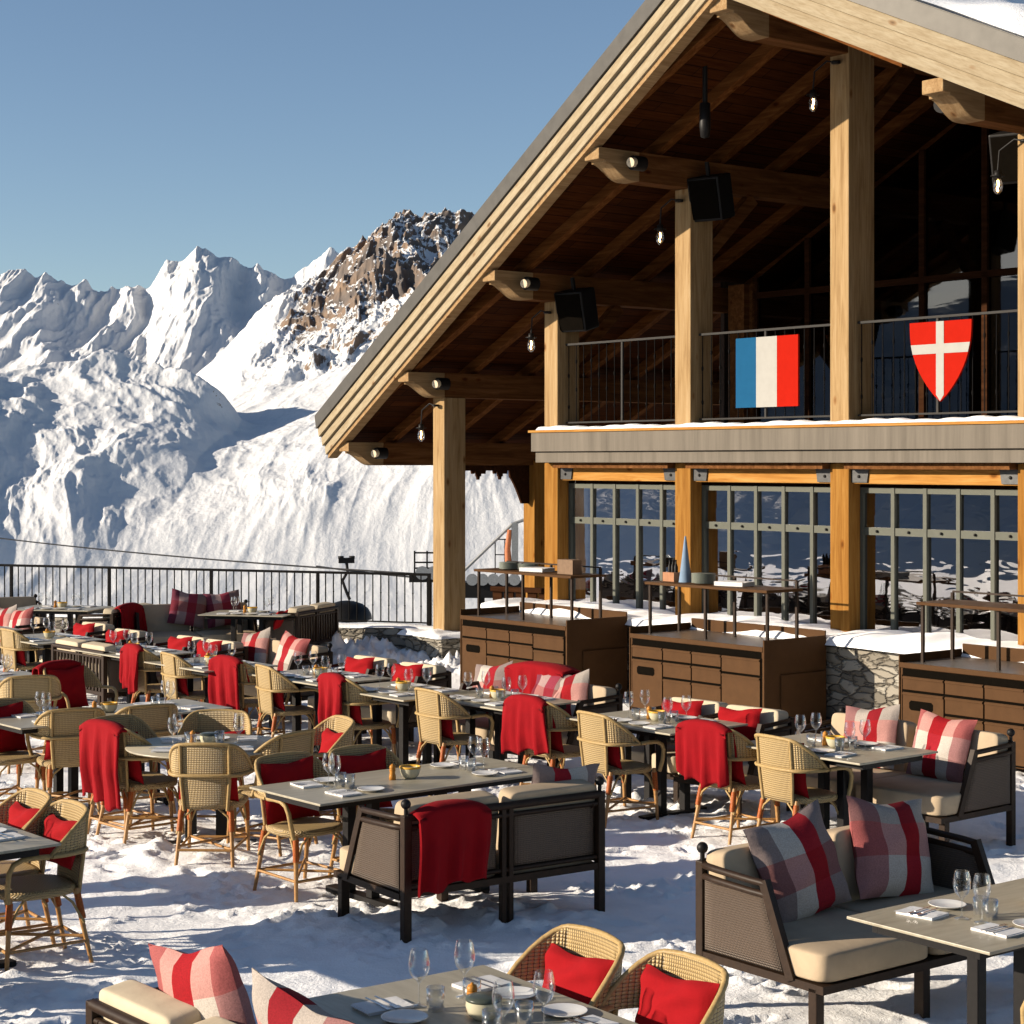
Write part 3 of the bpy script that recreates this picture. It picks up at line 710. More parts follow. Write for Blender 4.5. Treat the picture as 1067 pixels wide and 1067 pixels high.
# honey coloured lintels with steel brackets, window bays
for k in range(1, 6):
    a0 = k*SP+.27; a1 = (k+1)*SP
    m = MB(); m.b(a0+.001, a1-.001, .06, .17, 2.56, 2.79); P_('lintel', m, W['beam'] if 0 else W['honey'], bevel=.008)
    m = MB(); m.b(a0+.02, a1-.02, -.10, .10, 2.72, 2.785); P_('ceiling_joist', m, W['beam'])
    for s, ac in ((1, a0), (-1, a1)):
        m = MB(); pl = [(0,2.785),(.30,2.785),(.24,2.70),(.22,2.575),(0,2.575)]
        m.prism(pl, lambda x, z: (ac+s*x, -.108, z), lambda x, z: (ac+s*x, -.128, z)) if False else m.prism(pl, lambda x, z: (ac+s*x, .040, z), lambda x, z: (ac+s*x, .058, z))
        b_ = P_('bracket', m, W['bracket']); q = MB(); q.ball((ac+s*.11, .036, 2.64), .018); q.build('bolt', W['rail'], b_)
    # frame: five columns, transom
    yw = .22; f = MB(); L0, L1 = a0+.012, a1-.012
    n = 5; wd = (L1-L0)/n
    for i in range(n+1):
        x = L0+i*wd; f.b(x-.024, x+.024, yw-.03, yw+.04, .6, 2.52)
    for i in range(n):
        x0, x1 = L0+i*wd+.024, L0+(i+1)*wd-.024
        f.b(x0, x1, yw-.02, yw+.03, 2.46, 2.52); f.b(x0, x1, yw-.02, yw+.03, 2.008, 2.09); f.b(x0, x1, yw-.02, yw+.03, .6, .75)
    w_ = P_('window', f, W['frame'])
    p = MB()
    for i in range(n):
        x0, x1 = L0+i*wd+.025, L0+(i+1)*wd-.025
        for z0, z1 in ((.75, 2.008), (2.09, 2.46)):
            a_ = .006*math.sin(i*2.3+k+z0); p._add([(x0, yw+.006+a_, z0), (x1, yw+.006-a_, z0), (x1, yw+.006-a_*.6, z1), (x0, yw+.006+a_*.5, z1)], [(0,1,2,3)])
    p.build('pane', W['pane'], w_)
    for i in range(n): MB().ball((L0+(i+.5)*wd, yw-.03, 2.05), .016).build('latch', W['black'], w_)
    m = MB(); m.b(a0, a1, .30, .40, 2.50, 2.79); P_('window_head', m, W['darkwood'])
    m = MB(); m.b(a0-.27, a0-.001, .195, .30, .6, 2.785); P_('window_jamb', m, W['darkwood'])
    # balcony railing of this bay
    r = MB(); yr = .14
    r.b(a0+.02, a1-.02, yr-.022, yr+.022, 4.29, 4.315)
    rl = P_('balcony_railing', r, W['rail']); MB().b(a0+.02, a1-.02, yr-.015, yr+.015, 3.29, 3.31).build('bottom_rail', W['rail'], rl)
    nb = 15
    for i in range(nb):
        x = a0+.06+i*(a1-a0-.12)/(nb-1)
        if i == nb//2:
            q = MB(); q.b(x-.014, x+.014, yr-.014, yr+.014, 3.31, 4.29); q.build('rail_post', W['rail'], rl); continue
        q = MB(); q.tube([(x, yr, 3.31), (x, yr, 4.29)], .0065, 6)
        for zz in ([3.72, 4.08] if i % 2 else [3.5, 3.9]): q.lathe([(.005,-.035),(.013,-.012),(.014,.012),(.005,.035)], 6, (x, yr, zz))
        q.build('baluster', W['iron'], rl)
# soffit above the terrace floor windows already there; low stone wall with snow, pedestal
def stone_block(name, label, cat, a0, a1, y0, y1, z0, z1):
    o = MB().b(a0, a1, y0, y1, z0, z1).build(name, W['stone'], None, bevel=.02); o.location = BO; o.rotation_euler = (0, 0, BANG); return tag(o, label, cat)
sw = stone_block('stone_wall', 'low dry stone wall under the chalet windows, snow along its top', 'wall', 1.9, 15.5, -.46, -.02, -.1, .86)
MB().b(1.9, 15.5, -.02, .5, -.1, .80).build('wall_backfill', W['snow'], sw)
MB().b(1.86, 15.5, -.53, -.02, .862, .90).build('coping', W['stone'], sw, bevel=.01)
m = MB()
def ledge(u, v):
    a = 1.82+u*13.6; s = math.sin(PI*v)
    n = .03*math.sin(a*2.3)+.02*math.sin(a*7.1+1)+.012*math.sin(a*17)
    return (a+.02*math.sin(v*9), -.60+v*1.08+.04*math.sin(a*3.3)*(1-v), .90+(s**.35)*(.105+n*.8) - (.03 if v < .01 else 0))
m.grid(ledge, 300, 16); m.build('snow_cap', W['snow'], sw)
pd = stone_block('stone_pedestal', 'square stone pedestal with a snow cap under the outer timber post', 'pedestal', -.28, .60, -.28, .66, -.1, .33)
def cap(u, v):
    x, y = -.36+1.04*u, -.36+1.10*v; e = min(u, 1-u, v, 1-v)
    return (x+.03*math.sin(y*9), y+.03*math.sin(x*8), .385+.07*min(1, e*8)**.5+.02*math.sin(x*11+y*7)*min(1, e*8))
MB().b(-.33, .65, -.33, .71, .33, .382).build('slab', W['stone'], pd, bevel=.01)
m = MB(); m.grid(cap, 20, 20); m.build('snow_cap', W['snow'], pd)

# ------------------------------------------------------------------ things hanging on the chalet
def at_b(o, a, y, z, rz=0): p = BW(a, y, z); o.location = p; o.rotation_euler = (0, 0, BANG+rz)
# flag panel and shield
fp = empty('flag_panel'); at_b(fp, 5.86, .095, 3.42); tag(fp, 'blue white and red striped panel on the balcony railing', 'flag panel')
for i, c in enumerate(('flagb', 'flagw', 'flagr')):
    MB().b(i*.325, (i+1)*.325-.0005, -.012, .012, 0, .80).build(('blue_stripe', 'white_stripe', 'red_stripe')[i], W[c], fp)
sh = empty('shield_panel'); at_b(sh, 8.42, .095, 3.42); tag(sh, 'red shield with a white cross on the balcony railing', 'shield sign')
def shield(w=.80, h=.83):
    L = []
    for i in range(15):
        t = i/14; L.append((w/2*(1-t**2.3), h*(1-t)))
    # outline: top right -> down to tip -> up left
    right = [(w/2*math.cos(PI/2*(i/14)**1.25)**.85 if i < 14 else 0, h*(1-i/14)) for i in range(15)]
    left = [(-x, z) for x, z in right[-2::-1]]
    return [(x+w/2, z) for x, z in right+left]
sp = shield(); m = MB(); m.prism(sp, lambda x, z: (x, -.012, z), lambda x, z: (x, .012, z)); m.build('shield_board', W['flagr'], sh)
zc = .83*.66
def halfw(z): 
    zs = [p[1] for p in sp[:15]][::-1]; xs = [p[0]-.4 for p in sp[:15]][::-1]; return float(np.interp(z, zs, xs))
z0, z1 = zc-.05, zc+.05
m = MB(); m.hexa([(.4-halfw(z0),-.016,z0),(.4+halfw(z0),-.016,z0),(.4+halfw(z0),-.0125,z0),(.4-halfw(z0),-.0125,z0),(.4-halfw(z1),-.016,z1),(.4+halfw(z1),-.016,z1),(.4+halfw(z1),-.0125,z1),(.4-halfw(z1),-.0125,z1)])
m.b(.35, .45, -.016, -.0125, zc+.05, .83); m.b(.35, .45, -.016, -.0125, .07, zc-.05)
m._add([(.35,-.0145,.07),(.45,-.0145,.07),(.4,-.0145,.005)], [(0,1,2)])
m.build('white_cross', W['flagw'], sh)
# cage bulb lamps on the posts
def make_lamp():
    t = empty('bulb_lamp')
    m = MB(); m.tube([(0.30,.0,.42),(.20,-.02,.45),(0.02,-.02,.36),(0,-.02,.16)], .010, 6); m.lathe([(.0,-.015),(.05,-.015),(.05,.015),(0,.015)], 12, (.31,0,.42)); m.build('bracket_arm', W['black'], t)
    m = MB(); m.lathe([(.0,.17),(.035,.165),(.04,.10),(.028,.08)], 12, (0,-.02,0)); m.lathe([(.07,.118),(.075,.112),(.07,.106)], 14, (0,-.02,0)); m.build('socket', W['black'], t)
    m = MB(); m.lathe([(.026,.09),(.045,.05),(.052,.01),(.045,-.04),(.02,-.07),(.001,-.078)], 14, (0,-.02,0)); g = m.build('globe', W['glass'], t)
    m = MB(); m.tube([(0,-.02,.07),(.008,-.02,.02),(-.008,-.02,-.01),(.0,-.02,-.04)], .011, 6); m.build('filament', W['bulb'], g)
    return t
lp = Proto(make_lamp())
for k, z, lab in ((0, 3.16, 'lit bulb lamp hanging beside the lone outer post with the stone base'), (1, 4.30, 'lit bulb lamp hanging left of the post at the corner of the balcony'),
                  (2, 5.47, 'lit bulb lamp hanging left of the post beside the striped flag panel'), (3, 6.70, 'lit bulb lamp near the top of the tallest middle post'),
                  (4, 5.52, 'lit bulb lamp right of the shield sign, under the lower right eave')):
    o = lp.place(BW(k*SP-.17 if k else -.17, -.06, z), BANG, lab, 'lamp', 'bulb lamps hung from the chalet posts')
# spotlights on the purlin noses
def make_spot():
    t = empty('spotlight'); R = Matrix.Rotation(PI/2, 3, 'X')
    m = MB(); m.tube([(0,0,0),(0,-.17,-.0)], .085, 14); m.build('housing', W['black'], t)
    m = MB(); m.tube([(0.03,-.17,0),(.045,-.24,-.01)], .055, 14); m.build('lens', W['lens'], t)
    m = MB(); m.b(-.12,.0,-.03,.0,-.02,.02); m.build('mount', W['black'], t); return t
spt = Proto(make_spot())
for ac, lab in ((.135, 'black spotlight on the beam end above the lone outer post'), (SP+.135, 'black spotlight on the second beam end up from the outer post'),
                (2*SP+.135, 'black spotlight on the topmost left beam end before the ridge'), (4*SP+.135, 'dark spotlight on the beam end under the right slope'), (-1.85, 'dark spotlight on the lowest beam end at the eave')):
    s = -1 if ac > 9 else 1
    spt.place(BW(ac+s*.26, -rD(ac)+.62, zb(ac)-.16), BANG+(0 if s > 0 else PI*.1), lab, 'spotlight', 'spotlights on the roof beam ends')
def make_speaker(w=.42, h=.52, d=.34):
    t = empty('loudspeaker'); MB().b(-w/2, w/2, -d/2, d/2, -h, 0).build('cabinet', W['black'], t, bevel=.02)
    MB().b(-w/2+.03, w/2-.03, -d/2-.012, -d/2-.002, -h+.03, -.03).build('grille', W['cabdark'], t)
    MB().b(-.02, .02, -.02, .02, 0, .16).build('hanger', W['black'], t); return t
spk = Proto(make_speaker())
for k, lab in ((1, 'black loudspeaker hung behind the post at the corner of the balcony'), (2, 'black loudspeaker hung above the post beside the striped flag panel'), (4, 'dark loudspeaker hung under the right slope above the shield sign')):
    spk.place(BW(k*SP+(.42 if k < 4 else -.42), .15 if k < 4 else .5, ptop[k]+.14), BANG+.3, lab, 'loudspeaker', 'loudspeakers under the chalet roof', tilt=(.25, 0))
hp = empty('hanging_heater'); at_b(hp, APX-1.15, -.9, 6.5); tag(hp, 'slim black heater hanging from the ceiling near the ridge', 'heater')
MB().tube([(0,0,.75),(0,0,.25)], .028, 8).build('stem', W['black'], hp); m = MB(); m.lathe([(0,.27),(.06,.25),(.065,0),(.05,-.12),(0,-.14)], 12); m.build('body', W['black'], hp)

# ------------------------------------------------------------------ service cabinets
def make_cabinet(w=2.03, d=.92):
    t = empty('service_cabinet'); H = .90
    m = MB(); m.b(-w/2, w/2, 0, d, .06, H-.05); m.b(-w/2-.015, -w/2-.001, -.012, d, .0, H+.07); m.b(w/2+.001, w/2+.02, -.012, d, 0, H+.07); m.b(-w/2, w/2, d+.001, d+.02, 0, H+.12); m.build('body', W['cab'], t, bevel=.004)
    MB().b(-w/2+.003, w/2-.003, .02, d-.02, H-.045, H-.005).build('counter', W['cabtop'], t)
    MB().b(-w/2+.03, w/2-.03, -.006, -.0005, H-.115, H-.055).build('slot_shade', W['cabdark'], t)  # solid black strip painted as the shade inside an open slot
    MB().b(-w/2+.02, w/2-.02, -.0045, -.001, .07, H-.116).build('gap_shade', W['cabdark'], t)  # black sheet behind the fronts paints the shade in their gaps
    MB().b(-w/2+.0, w/2-.0, -.016, -.001, H-.05, H-.0).build('front_lip', W['cab'], t, bevel=.003)
    xs = [-w/2+.03, -w/2+.53, -w/2+.98, -w/2+1.43, w/2-.03]
    def front(x0, x1, z0, z1, nm, slot_shade=False):
        q = MB(); q.b(x0+.008, x1-.008, -.016, -.0055, z0+.007, z1-.007); o = q.build(nm, W['cab'], t, bevel=.004)
        MB().b(x0+.012, x1-.012, -.026, -.0165, z1-.030, z1-.012).build('handle', W['cab'], o)
        if slot_shade: MB().prism([(x0+.09+.25*0+dx, z1-.17+dz) for dx, dz in ((0,.02),(.02,0),(.26,0),(.28,.02),(.28,.07),(.26,.09),(.02,.09),(0,.07))], lambda x, z: (x,-.0195,z), lambda x, z: (x,-.0165,z)).build('waste_slot_shade', W['cabdark'], o)  # black patch on the door paints the dark of the opening
    front(xs[0], xs[1], .64, .78, 'drawer'); front(xs[0], xs[1], .08, .63, 'door', True)
    for i in (1, 2):
        front(xs[i], xs[i+1], .64, .78, 'drawer'); front(xs[i], xs[i+1], .46, .63, 'drawer'); front(xs[i], xs[i+1], .08, .45, 'door')
    front(xs[3], xs[4], .60, .78, 'drawer'); front(xs[3], xs[4], .08, .59, 'door')
    q = MB(); q.b(w/2+.021, w/2+.04, .22, d-.03, .1, .60); q.build('side_panel', W['cab'], t)
    # overhead shelf on thin posts
    q = MB(); zs = 1.44
    for x in (-w/2+.12, -.02, w/2-.12):
        for y in (.18, .62): q.b(x-.014, x+.014, y-.014, y+.014, H-.005, zs+(.10 if y > .5 else 0)+.0)
    q.b(-w/2+.12, w/2-.12, .615, .635, zs+.101, zs+.118)
    q.build('shelf_posts', W['bronze'], t)
    MB().b(-w/2+.08, w/2-.08, .13, .67, zs, zs+.03).build('shelf', W['cab'], t, bevel=.003)
    return t
cb = Proto(make_cabinet())
for a, lab in ((3.655, 'brown metal service cabinet nearest the outer post, plates on its shelf'), (6.795, 'middle brown service cabinet with a blue cloth on its shelf'),
               (10.62, 'rightmost brown service cabinet beyond the stretch of bare stone wall')):
    cb.place(BW(a, -1.47), BANG, lab, 'cabinet', 'service cabinets along the stone wall')
def make_plates(n=7, r=.12):
    m = MB()
    for i in range(n): m.lathe([(0,.003+i*.012),(r*.6,.003+i*.012),(r,.014+i*.012),(r,.018+i*.012),(r*.6,.009+i*.012)], 20)
    return m
def shelf_item(mb, name, m_, a, y, z, lab, cat, grp=None, rz=0):
    o = mb.build(name, m_); o.location = BW(a, y, z); o.rotation_euler = (0,0,BANG+rz); return tag(o, lab, cat, grp)
SZ = 1.471
shelf_item(make_plates(7,.13), 'plate_stack', W['plateg'], 3.10, -1.08, SZ, 'stack of grey plates at the left end of the shelf nearest the outer post', 'plates', 'plate stacks on the cabinet shelves')
shelf_item(make_plates(6,.13), 'plate_stack', W['plateg'], 3.34, -.97, SZ, 'second stack of grey plates beside the folded napkins, left cabinet shelf', 'plates', 'plate stacks on the cabinet shelves')
shelf_item(make_plates(9,.135), 'plate_stack', W['plateg'], 6.55, -1.10, SZ, 'stack of grey plates beside the blue cloth on the middle shelf', 'plates', 'plate stacks on the cabinet shelves')
def folded(w=.28, d=.2, n=3, th=.012):
    m = MB()
    for i in range(n):
        z = th*i
        m.grid(lambda u, v: (-w/2+w*u+.01*i, -d/2+d*v+.006*math.sin(i*2), z+th*.5+th*.5*math.sin(u*5+i)*math.sin(v*4)), 8, 6)
    m.b(-w/2, w/2, -d/2, d/2, 0, th*n-th*.25); return m
for a, lab in ((3.62, 'white folded napkins on the shelf nearest the outer post'), (6.98, 'white folded napkins beside the grey plates on the middle shelf')):
    shelf_item(folded(.36,.24,4), 'napkin_stack', W['linen'], a, -1.06, SZ, lab, 'napkins', 'napkin stacks on the cabinet shelves', .2)
shelf_item(MB().b(-.14,.14,-.07,.07,0,.17), 'wooden_caddy', flat('caddy_wood', (.16,.10,.06), .6), 4.28, -1.1, SZ, 'brown box caddy at the right end of the left cabinet shelf', 'caddy')
m = MB(); m.lathe([(.075,0),(.055,.15),(.028,.36),(.010,.50),(.001,.51)], 12); shelf_item(m, 'folded_blue_cloth', W['foam'], 6.22, -1.06, SZ, 'tall blue cloth cone standing on the middle cabinet shelf', 'cloth')
m = MB(); m.b(-.09,.09,-.07,.07,0,.10); bt = shelf_item(m, 'bottle_caddy', flat('caddy_copper', (.30,.14,.07), .5), 6.02, -1.06, SZ, 'small caddy of dark bottles left of the blue cloth', 'caddy')
for dx in (-.05, .0, .05):
    q = MB(); q.lathe([(.022,.1),(.022,.16),(.009,.20),(.009,.24),(.0,.24)], 8, (dx, .0, 0)); q.build('bottle', W['black'], bt)

# ------------------------------------------------------------------ terrace railing on its parapet
d2 = (RAIL1-RAIL0); LEN = d2.length+4.2; dirr = d2.normalized(); start = RAIL0-dirr*4.2
ra = math.atan2(dirr.y, dirr.x)
tr = empty('terrace_railing', (start.x, start.y, .44), ra); tag(tr, 'long black iron railing along the edge of the snowy terrace', 'railing')
MB().b(0, LEN, -.025, .025, .735, .77).build('top_rail', W['iron'], tr); MB().b(0, LEN, -.012, .012, .055, .075).build('bottom_rail', W['iron'], tr)
n = int(LEN/.125)
for i in range(n+1):
    x = LEN-i*.125-.02
    if i % 14 == 0:
        MB().b(x-.02, x+.02, -.02, .02, 0, .735).build('rail_post', W['iron'], tr); continue
    if i > 97: continue
    q = MB(); q.tube([(x,0,.075),(x,0,.735)], .0095, 6); q.lathe([(.006,-.03),(.014,0),(.006,.03)], 6, (x,0,.30 if i % 2 else .48)); q.build('baluster', W['iron'], tr)
pw = MB().b(-.1, LEN+1.2, -.22, .25, -.5, .0).build('parapet_wall', W['stone'], None); pw.location = (start.x, start.y, .43); pw.rotation_euler = (0,0,ra); tag(pw, 'stone parapet under the terrace railing with snow on top', 'wall')
m = MB(); m.grid(lambda u, v: (u*(LEN+1.2), -.24+.5*v, .0+.045*max(0, math.sin(PI*v))**.4+.012*math.sin(u*60)), 120, 8); m.build('snow_cap', W['snow'], pw)

# ------------------------------------------------------------------ chair lift beyond the railing
def line_pts(p, q, n=24, sag=0): return [Vector(p).lerp(Vector(q), i/n)-Vector((0,0,sag*4*(i/n)*(1-i/n))) for i in range(n+1)]
A_ = atY(470, 600, 75); B_ = atY(-60, 553, 115)
for dz, lab in ((0, 'upper steel rope of the chair lift crossing behind the railing'), (-.55, 'lower steel rope of the chair lift, sloping to the station')):
    B2 = (B_[0], B_[1], B_[2]+dz*0.2)
    o = MB().tube(line_pts((A_[0], A_[1]+dz*3, A_[2]+.12*dz), B2 if dz == 0 else atY(330, 590, 84), sag=.25 if dz == 0 else .05), .04, 6).build('lift_rope', W['black']); tag(o, lab, 'lift rope')
lc = empty('lift_chair', atY(361, 584, 84), .2); tag(lc, 'dark chair lift carrier with a domed hood hanging behind the railing', 'lift chair')
m = MB(); m.b(-.35,.35,-.12,.12,-.12,.12); [m.lathe([(0,-.06),(.13,-.06),(.13,.06),(0,.06)], 10, (x,0,.14)) for x in (-.25,.25)]; m.build('grip', W['black'], lc)
MB().tube([(0,0,0),(.05,0,-.5),(-.18,0,-.9),(0,0,-1.4),(.15,0,-1.75)], .07, 8).build('hanger_arm', W['black'], lc)
m = MB(); m.lathe([(1.15,-2.62),(1.12,-2.4),(.98,-2.15),(.7,-1.93),(.35,-1.82),(.001,-1.78)], 18); m.build('hood', W['black'], lc)
m = MB(); m.b(-.9,.9,-.3,.3,-2.75,-2.62); m.b(-.9,.9,.25,.32,-2.6,-2.1); m.build('seat_bench', W['black'], lc)
def B3(px, py, Y): return Vector(atY(px, py, Y))
ls = empty('lift_station', B3(515, 610, 60)); tag(ls, 'chair lift station machinery with wheels, grey boom and orange post', 'lift station')
def rel(px, py, Y=60): return B3(px, py, Y)-ls.location
m = MB()
for p, q, r in (((484,594),(534,546),.05),((534,546),(548,541),.05),((484,594),(470,606),.05)): m.tube([rel(*p), rel(*q)], r, 8)
m.build('boom', W['galv'], ls)
m = MB(); m.tube([rel(530,592), rel(529,572), rel(531,552)], [.12,.10,.08], 10); m.build('orange_post', W['orange'], ls)
m = MB(); m.b(rel(533,0).x, rel(540,0).x, -.2, .2, rel(0,605).z, rel(0,545).z); m.build('mast', W['galv'], ls)
m = MB()
for y in (586, 592): m.tube([rel(432,y), rel(480,y)], .03, 6)
for x in (432,445,460,478): m.tube([rel(x,574), rel(x,600)], .03, 6)
m.tube([rel(432,576), rel(478,576)], .03, 6)
for x in (516,526): m.tube([rel(x,562), rel(x,600)], .02, 6)
m.tube([rel(516,562), rel(528,562)], .02, 6); m.tube([rel(516,578), rel(528,578)], .02, 6)
m.build('walkway_rail', W['iron'], ls)
m = MB()
for x in (440, 452): m.tube([rel(x,597,59.5), rel(x,597,60.2)], .22, 12)
for x in (492,503,514,525,536): m.tube([rel(x,604,59.4), rel(x,604,60.1)], .19, 14)
m.build('sheave_wheel', W['galv'], ls)
m = MB(); m.b(rel(427,0).x, rel(470,0).x, -.4,.4, rel(0,606).z, rel(0,598).z); m.b(rel(484,0).x, rel(552,0).x, -.5, .5, rel(0,622).z, rel(0,606).z)
m.b(rel(500,0).x, rel(505,0).x, -.3, .3, rel(0,690).z, rel(0,622).z); m.b(rel(445,0).x, rel(450,0).x, -.3, .3, rel(0,690).z, rel(0,606).z); m.build('chassis', W['black'], ls)
# carved wooden balustrade between post and chalet
bl = empty('wooden_balustrade'); at_b(bl, -.2, 1.2, 0); tag(bl, 'dark wooden balustrade with cut out gaps between the outer post and chalet', 'balustrade')
bl.rotation_euler = (0, 0, BANG+.35)
MB().b(0, 2.9, -.05, .05, .93, 1.0).build('top_rail', W['darkwood'], bl); MB().b(0, 2.9, -.03, .03, .25, .35).build('bottom_rail', W['darkwood'], bl)
for i in range(15):
    m = MB(); x = .02+i*.195; m.prism([(x,.30),(x+.15,.30),(x+.15,.5),(x+.17,.56),(x+.15,.62),(x+.15,.94),(x,.94),(x,.62),(x-.02,.56),(x,.5)], lambda x, z: (x,-.015,z), lambda x, z: (x,.015,z)); m.build('board', W['darkwood'], bl)
# ------------------------------------------------------------------ bistro chair (front = local +Y, origin on the ground under the seat)
def shell_xy(u):            # u -1..1 along the wrap of the back; returns x, y
    a = abs(u); s = 1 if u >= 0 else -1
    if a < .55: return s*a/.55*.165, -.225-.02*(1-(a/.55)**2)
    t = (a-.55)/.45
    return s*(.165+.115*math.sin(t*PI/2)), -.225+.235*(1-math.cos(t*PI/2))
def shell_top(u):
    a = abs(u); return .865-.025*a**2-.20*max(0, (a-.55)/.45)**2.2
def make_chair():
    t = empty('bistro_chair')
    for sx in (-1, 1):
        for fr in (1, 0):
            y0, y1 = (.215, .19) if fr else (-.285, -.20); x0, x1 = sx*(.215 if fr else .20), sx*(.20 if fr else .17)
            m = MB(); m.tube([(x0,y0,-.015),(x1+(x0-x1)*.3,y1+(y0-y1)*.3,.27),(x1,y1,.43)], [.012,.0155,.017], 8)
            lg = m.build('leg', W['legw'], t)
            m = MB()
            for z0, z1 in ((.26, .40), (.115, .155)):
                f = lambda z: (x1+(x0-x1)*(1-z/.43), y1+(y0-y1)*(1-z/.43), z)
                m.tube([f(z0), f(z1)], .0205, 8) if z0 > .2 else None
            m.build('binding', W['bind'], lg)
    m = MB()
    m.tube([(-.205,.21,.14),(.185,-.255,.14)], .0095, 6); m.tube([(.205,.21,.16),(-.185,-.255,.16)], .0095, 6)
    m.tube([(-.208,.21,.135),(.208,.21,.135)], .010, 6); m.tube([(-.19,-.26,.135),(.19,-.26,.135)], .010, 6)
    for sx in (-1, 1): m.tube([(sx*.208,.212,.135),(sx*.19,-.262,.135)], .0095, 6)
    m.build('stretcher', W['legw'], t)
    for sx in (-1, 1):
        for ys in (1, -1):
            m = MB(); y = .20 if ys > 0 else -.235
            m.tube([(sx*.20,y,.24),(sx*.15,y*.93,.36),(sx*.08,y*.9,.415)], .008, 6)
            m.tube([(sx*.20,y,.24),(sx*.195,y*.72,.36),(sx*.18,y*.45,.415)], .008, 6)
            m.build('brace', W['cane'], t)
    # seat: rounded woven pad
    def seat(u, v):
        an = 2*PI*u; r = [0,.5,.85,.97,1,.99,.96,.6,0][min(8, int(round(v*8)))]
        zz = [.448,.450,.452,.448,.436,.418,.406,.404,.404][min(8, int(round(v*8)))]
        c, s_ = math.cos(an), math.sin(an); e = .62
        x = math.copysign(abs(c)**e, c)*.235*r; y = math.copysign(abs(s_)**e, s_)*.225*r-.005
        return (x*(1-.10*(y<0)*abs(y)/.22), y, zz)
    m = MB(); m.grid(seat, 32, 8, uvf=lambda u, v: (seat(u, v)[0]+.5+(seat(u,v)[2]), seat(u, v)[1]+.5+seat(u,v)[2])); m.build('seat', W['weave'], t)
    # woven back shell
    def bk(u, v):
        U = -1+2*u; x, y = shell_xy(U); zt = shell_top(U)
        lo = .415 if abs(U) < .56 else .63
        z = lo+(zt-lo)*v
        lean = (z-.45)*-.09
        pin = 1-.10*max(0, (.62-z))/.2*(abs(U) < .56)
        return (x*pin, y+lean, z)
    m = MB()
    for U0, U1, n in ((0, .22, 6), (.22, .78, 12), (.78, 1, 6)):
        def f(u, v, U0=U0, U1=U1):
            uu = U0+(U1-U0)*u; Uc = -1+2*uu
            cen = U0 == .22
            x, y = shell_xy(Uc); zt = shell_top(Uc); lo = .415 if cen else .635
            z = lo+(zt-lo)*v; pin = 1-.5*max(0, .62-z)*(1 if cen else 0)
            return (x*pin, y-(z-.45)*.09, z)
        m.grid(f, n, 12, uvf=lambda u, v, U0=U0, U1=U1, n=n: ((U0+(U1-U0)*u)*.80, f(u, v)[2]))
    m.build('backrest', W['weave'], t, solid=.012)
    fr = MB()
    def P3(U, z): x, y = shell_xy(U); return (x, y-(z-.45)*.09, z)
    fr.tube([P3(-1+2*i/28, shell_top(-1+2*i/28)) for i in range(29)], .0135, 8)
    for U in (-.56, .56):
        fr.tube([(lambda q: (q[0]*(1-.5*max(0,.62-z)), q[1]-.004, q[2]))(P3(U, z)) for z in (.40,.5,.6,.7,.8,.855)], .0125, 8)
    fr.build('back_frame', W['cane'], t)
    m = MB(); pts = [P3(-1+2*i/20, .645) for i in range(21)]; pts = [(x*1.03, y-.012, z) for x, y, z in pts]; m.tube(pts, .013, 8); m.build('arm_band', W['cane'], t)
    for sx in (-1, 1):
        pts = [(sx*.285,.0,.645),(sx*.288,.08,.65),(sx*.288,.15,.648),(sx*.285,.20,.625),(sx*.278,.222,.58),(sx*.262,.225,.50),(sx*.235,.215,.41)]
        m = MB(); m.tube(pts, .0155, 8); m.build('arm', W['cane'], t)
    return t
chair = Proto(make_chair())
CH = 'woven bistro chairs around the terrace tables'
def chair_at(px, py, d, lab, back=.30, z=.865):
    """px, py: where the middle of the back's top edge stands in the photo"""
    x, y = at(px, py, z); d = Vector(d).normalized(); p = Vector((x, y))+d*back
    return chair.place((p.x, p.y, 0), ang(d), lab, 'chair', CH), p, d

# ------------------------------------------------------------------ pillows
def pillow_mesh(w, h, t, seed=0, n=18):
    rnd = random.Random(seed); ph = [rnd.uniform(0, 6) for _ in range(6)]
    def f(u, v, s):
        a, b = 2*u-1, 2*v-1
        k = max(0, (1-a*a))**.42*max(0, (1-b*b))**.42
        # sides pull in a little between the corners
        x = a*w/2*(1-.055*(1-b*b)); z = b*h/2*(1-.065*(1-a*a))
        wr = .006*math.sin(a*5+b*4+ph[0])*k+.004*math.sin(b*9+ph[1]+a*3)+.006*math.sin((a*b)*7+ph[2])
        dent = -.25*t*math.exp(-((a-.1*math.sin(ph[3]))**2*5+(b-1)**2*2.2))
        z += dent*.5
        return (x, s*(t/2*k)+wr*(1 if s>0 else .6), z+h/2)
    m = MB()
    m.grid(lambda u, v: f(u, v, 1), n, n); m.grid(lambda u, v: f(1-u, v, -1), n, n, uvf=lambda u, v: (1-u, v)); return m
pil_red = Proto(pillow_mesh(.44, .27, .13, 1).build('red_pillow', W['redc']))
pil_plaid = [Proto(pillow_mesh(.52, .50, .17, 3+i).build('plaid_pillow', W['plaid%d' % i])) for i in range(4)]
seat_pad = Proto(pillow_mesh(.42, .40, .10, 9).build('red_cushion', W['redc']))
PG = 'red pillows on the bistro chairs'
def chair_pillow(c, lab, kind='small', lift=0, dx=0, grp=PG):
    _, p, d = c; r = Vector((d.y, -d.x))
    if kind == 'small': q = p-d*.145+r*dx; return pil_red.place((q.x, q.y, .455+lift), ang(d), lab, 'pillow', grp, tilt=(.22, .04))
    q = p-d*.125+r*dx; return seat_pad.place((q.x, q.y, .45+lift), ang(d), lab, 'cushion', grp, tilt=(.16, .03))

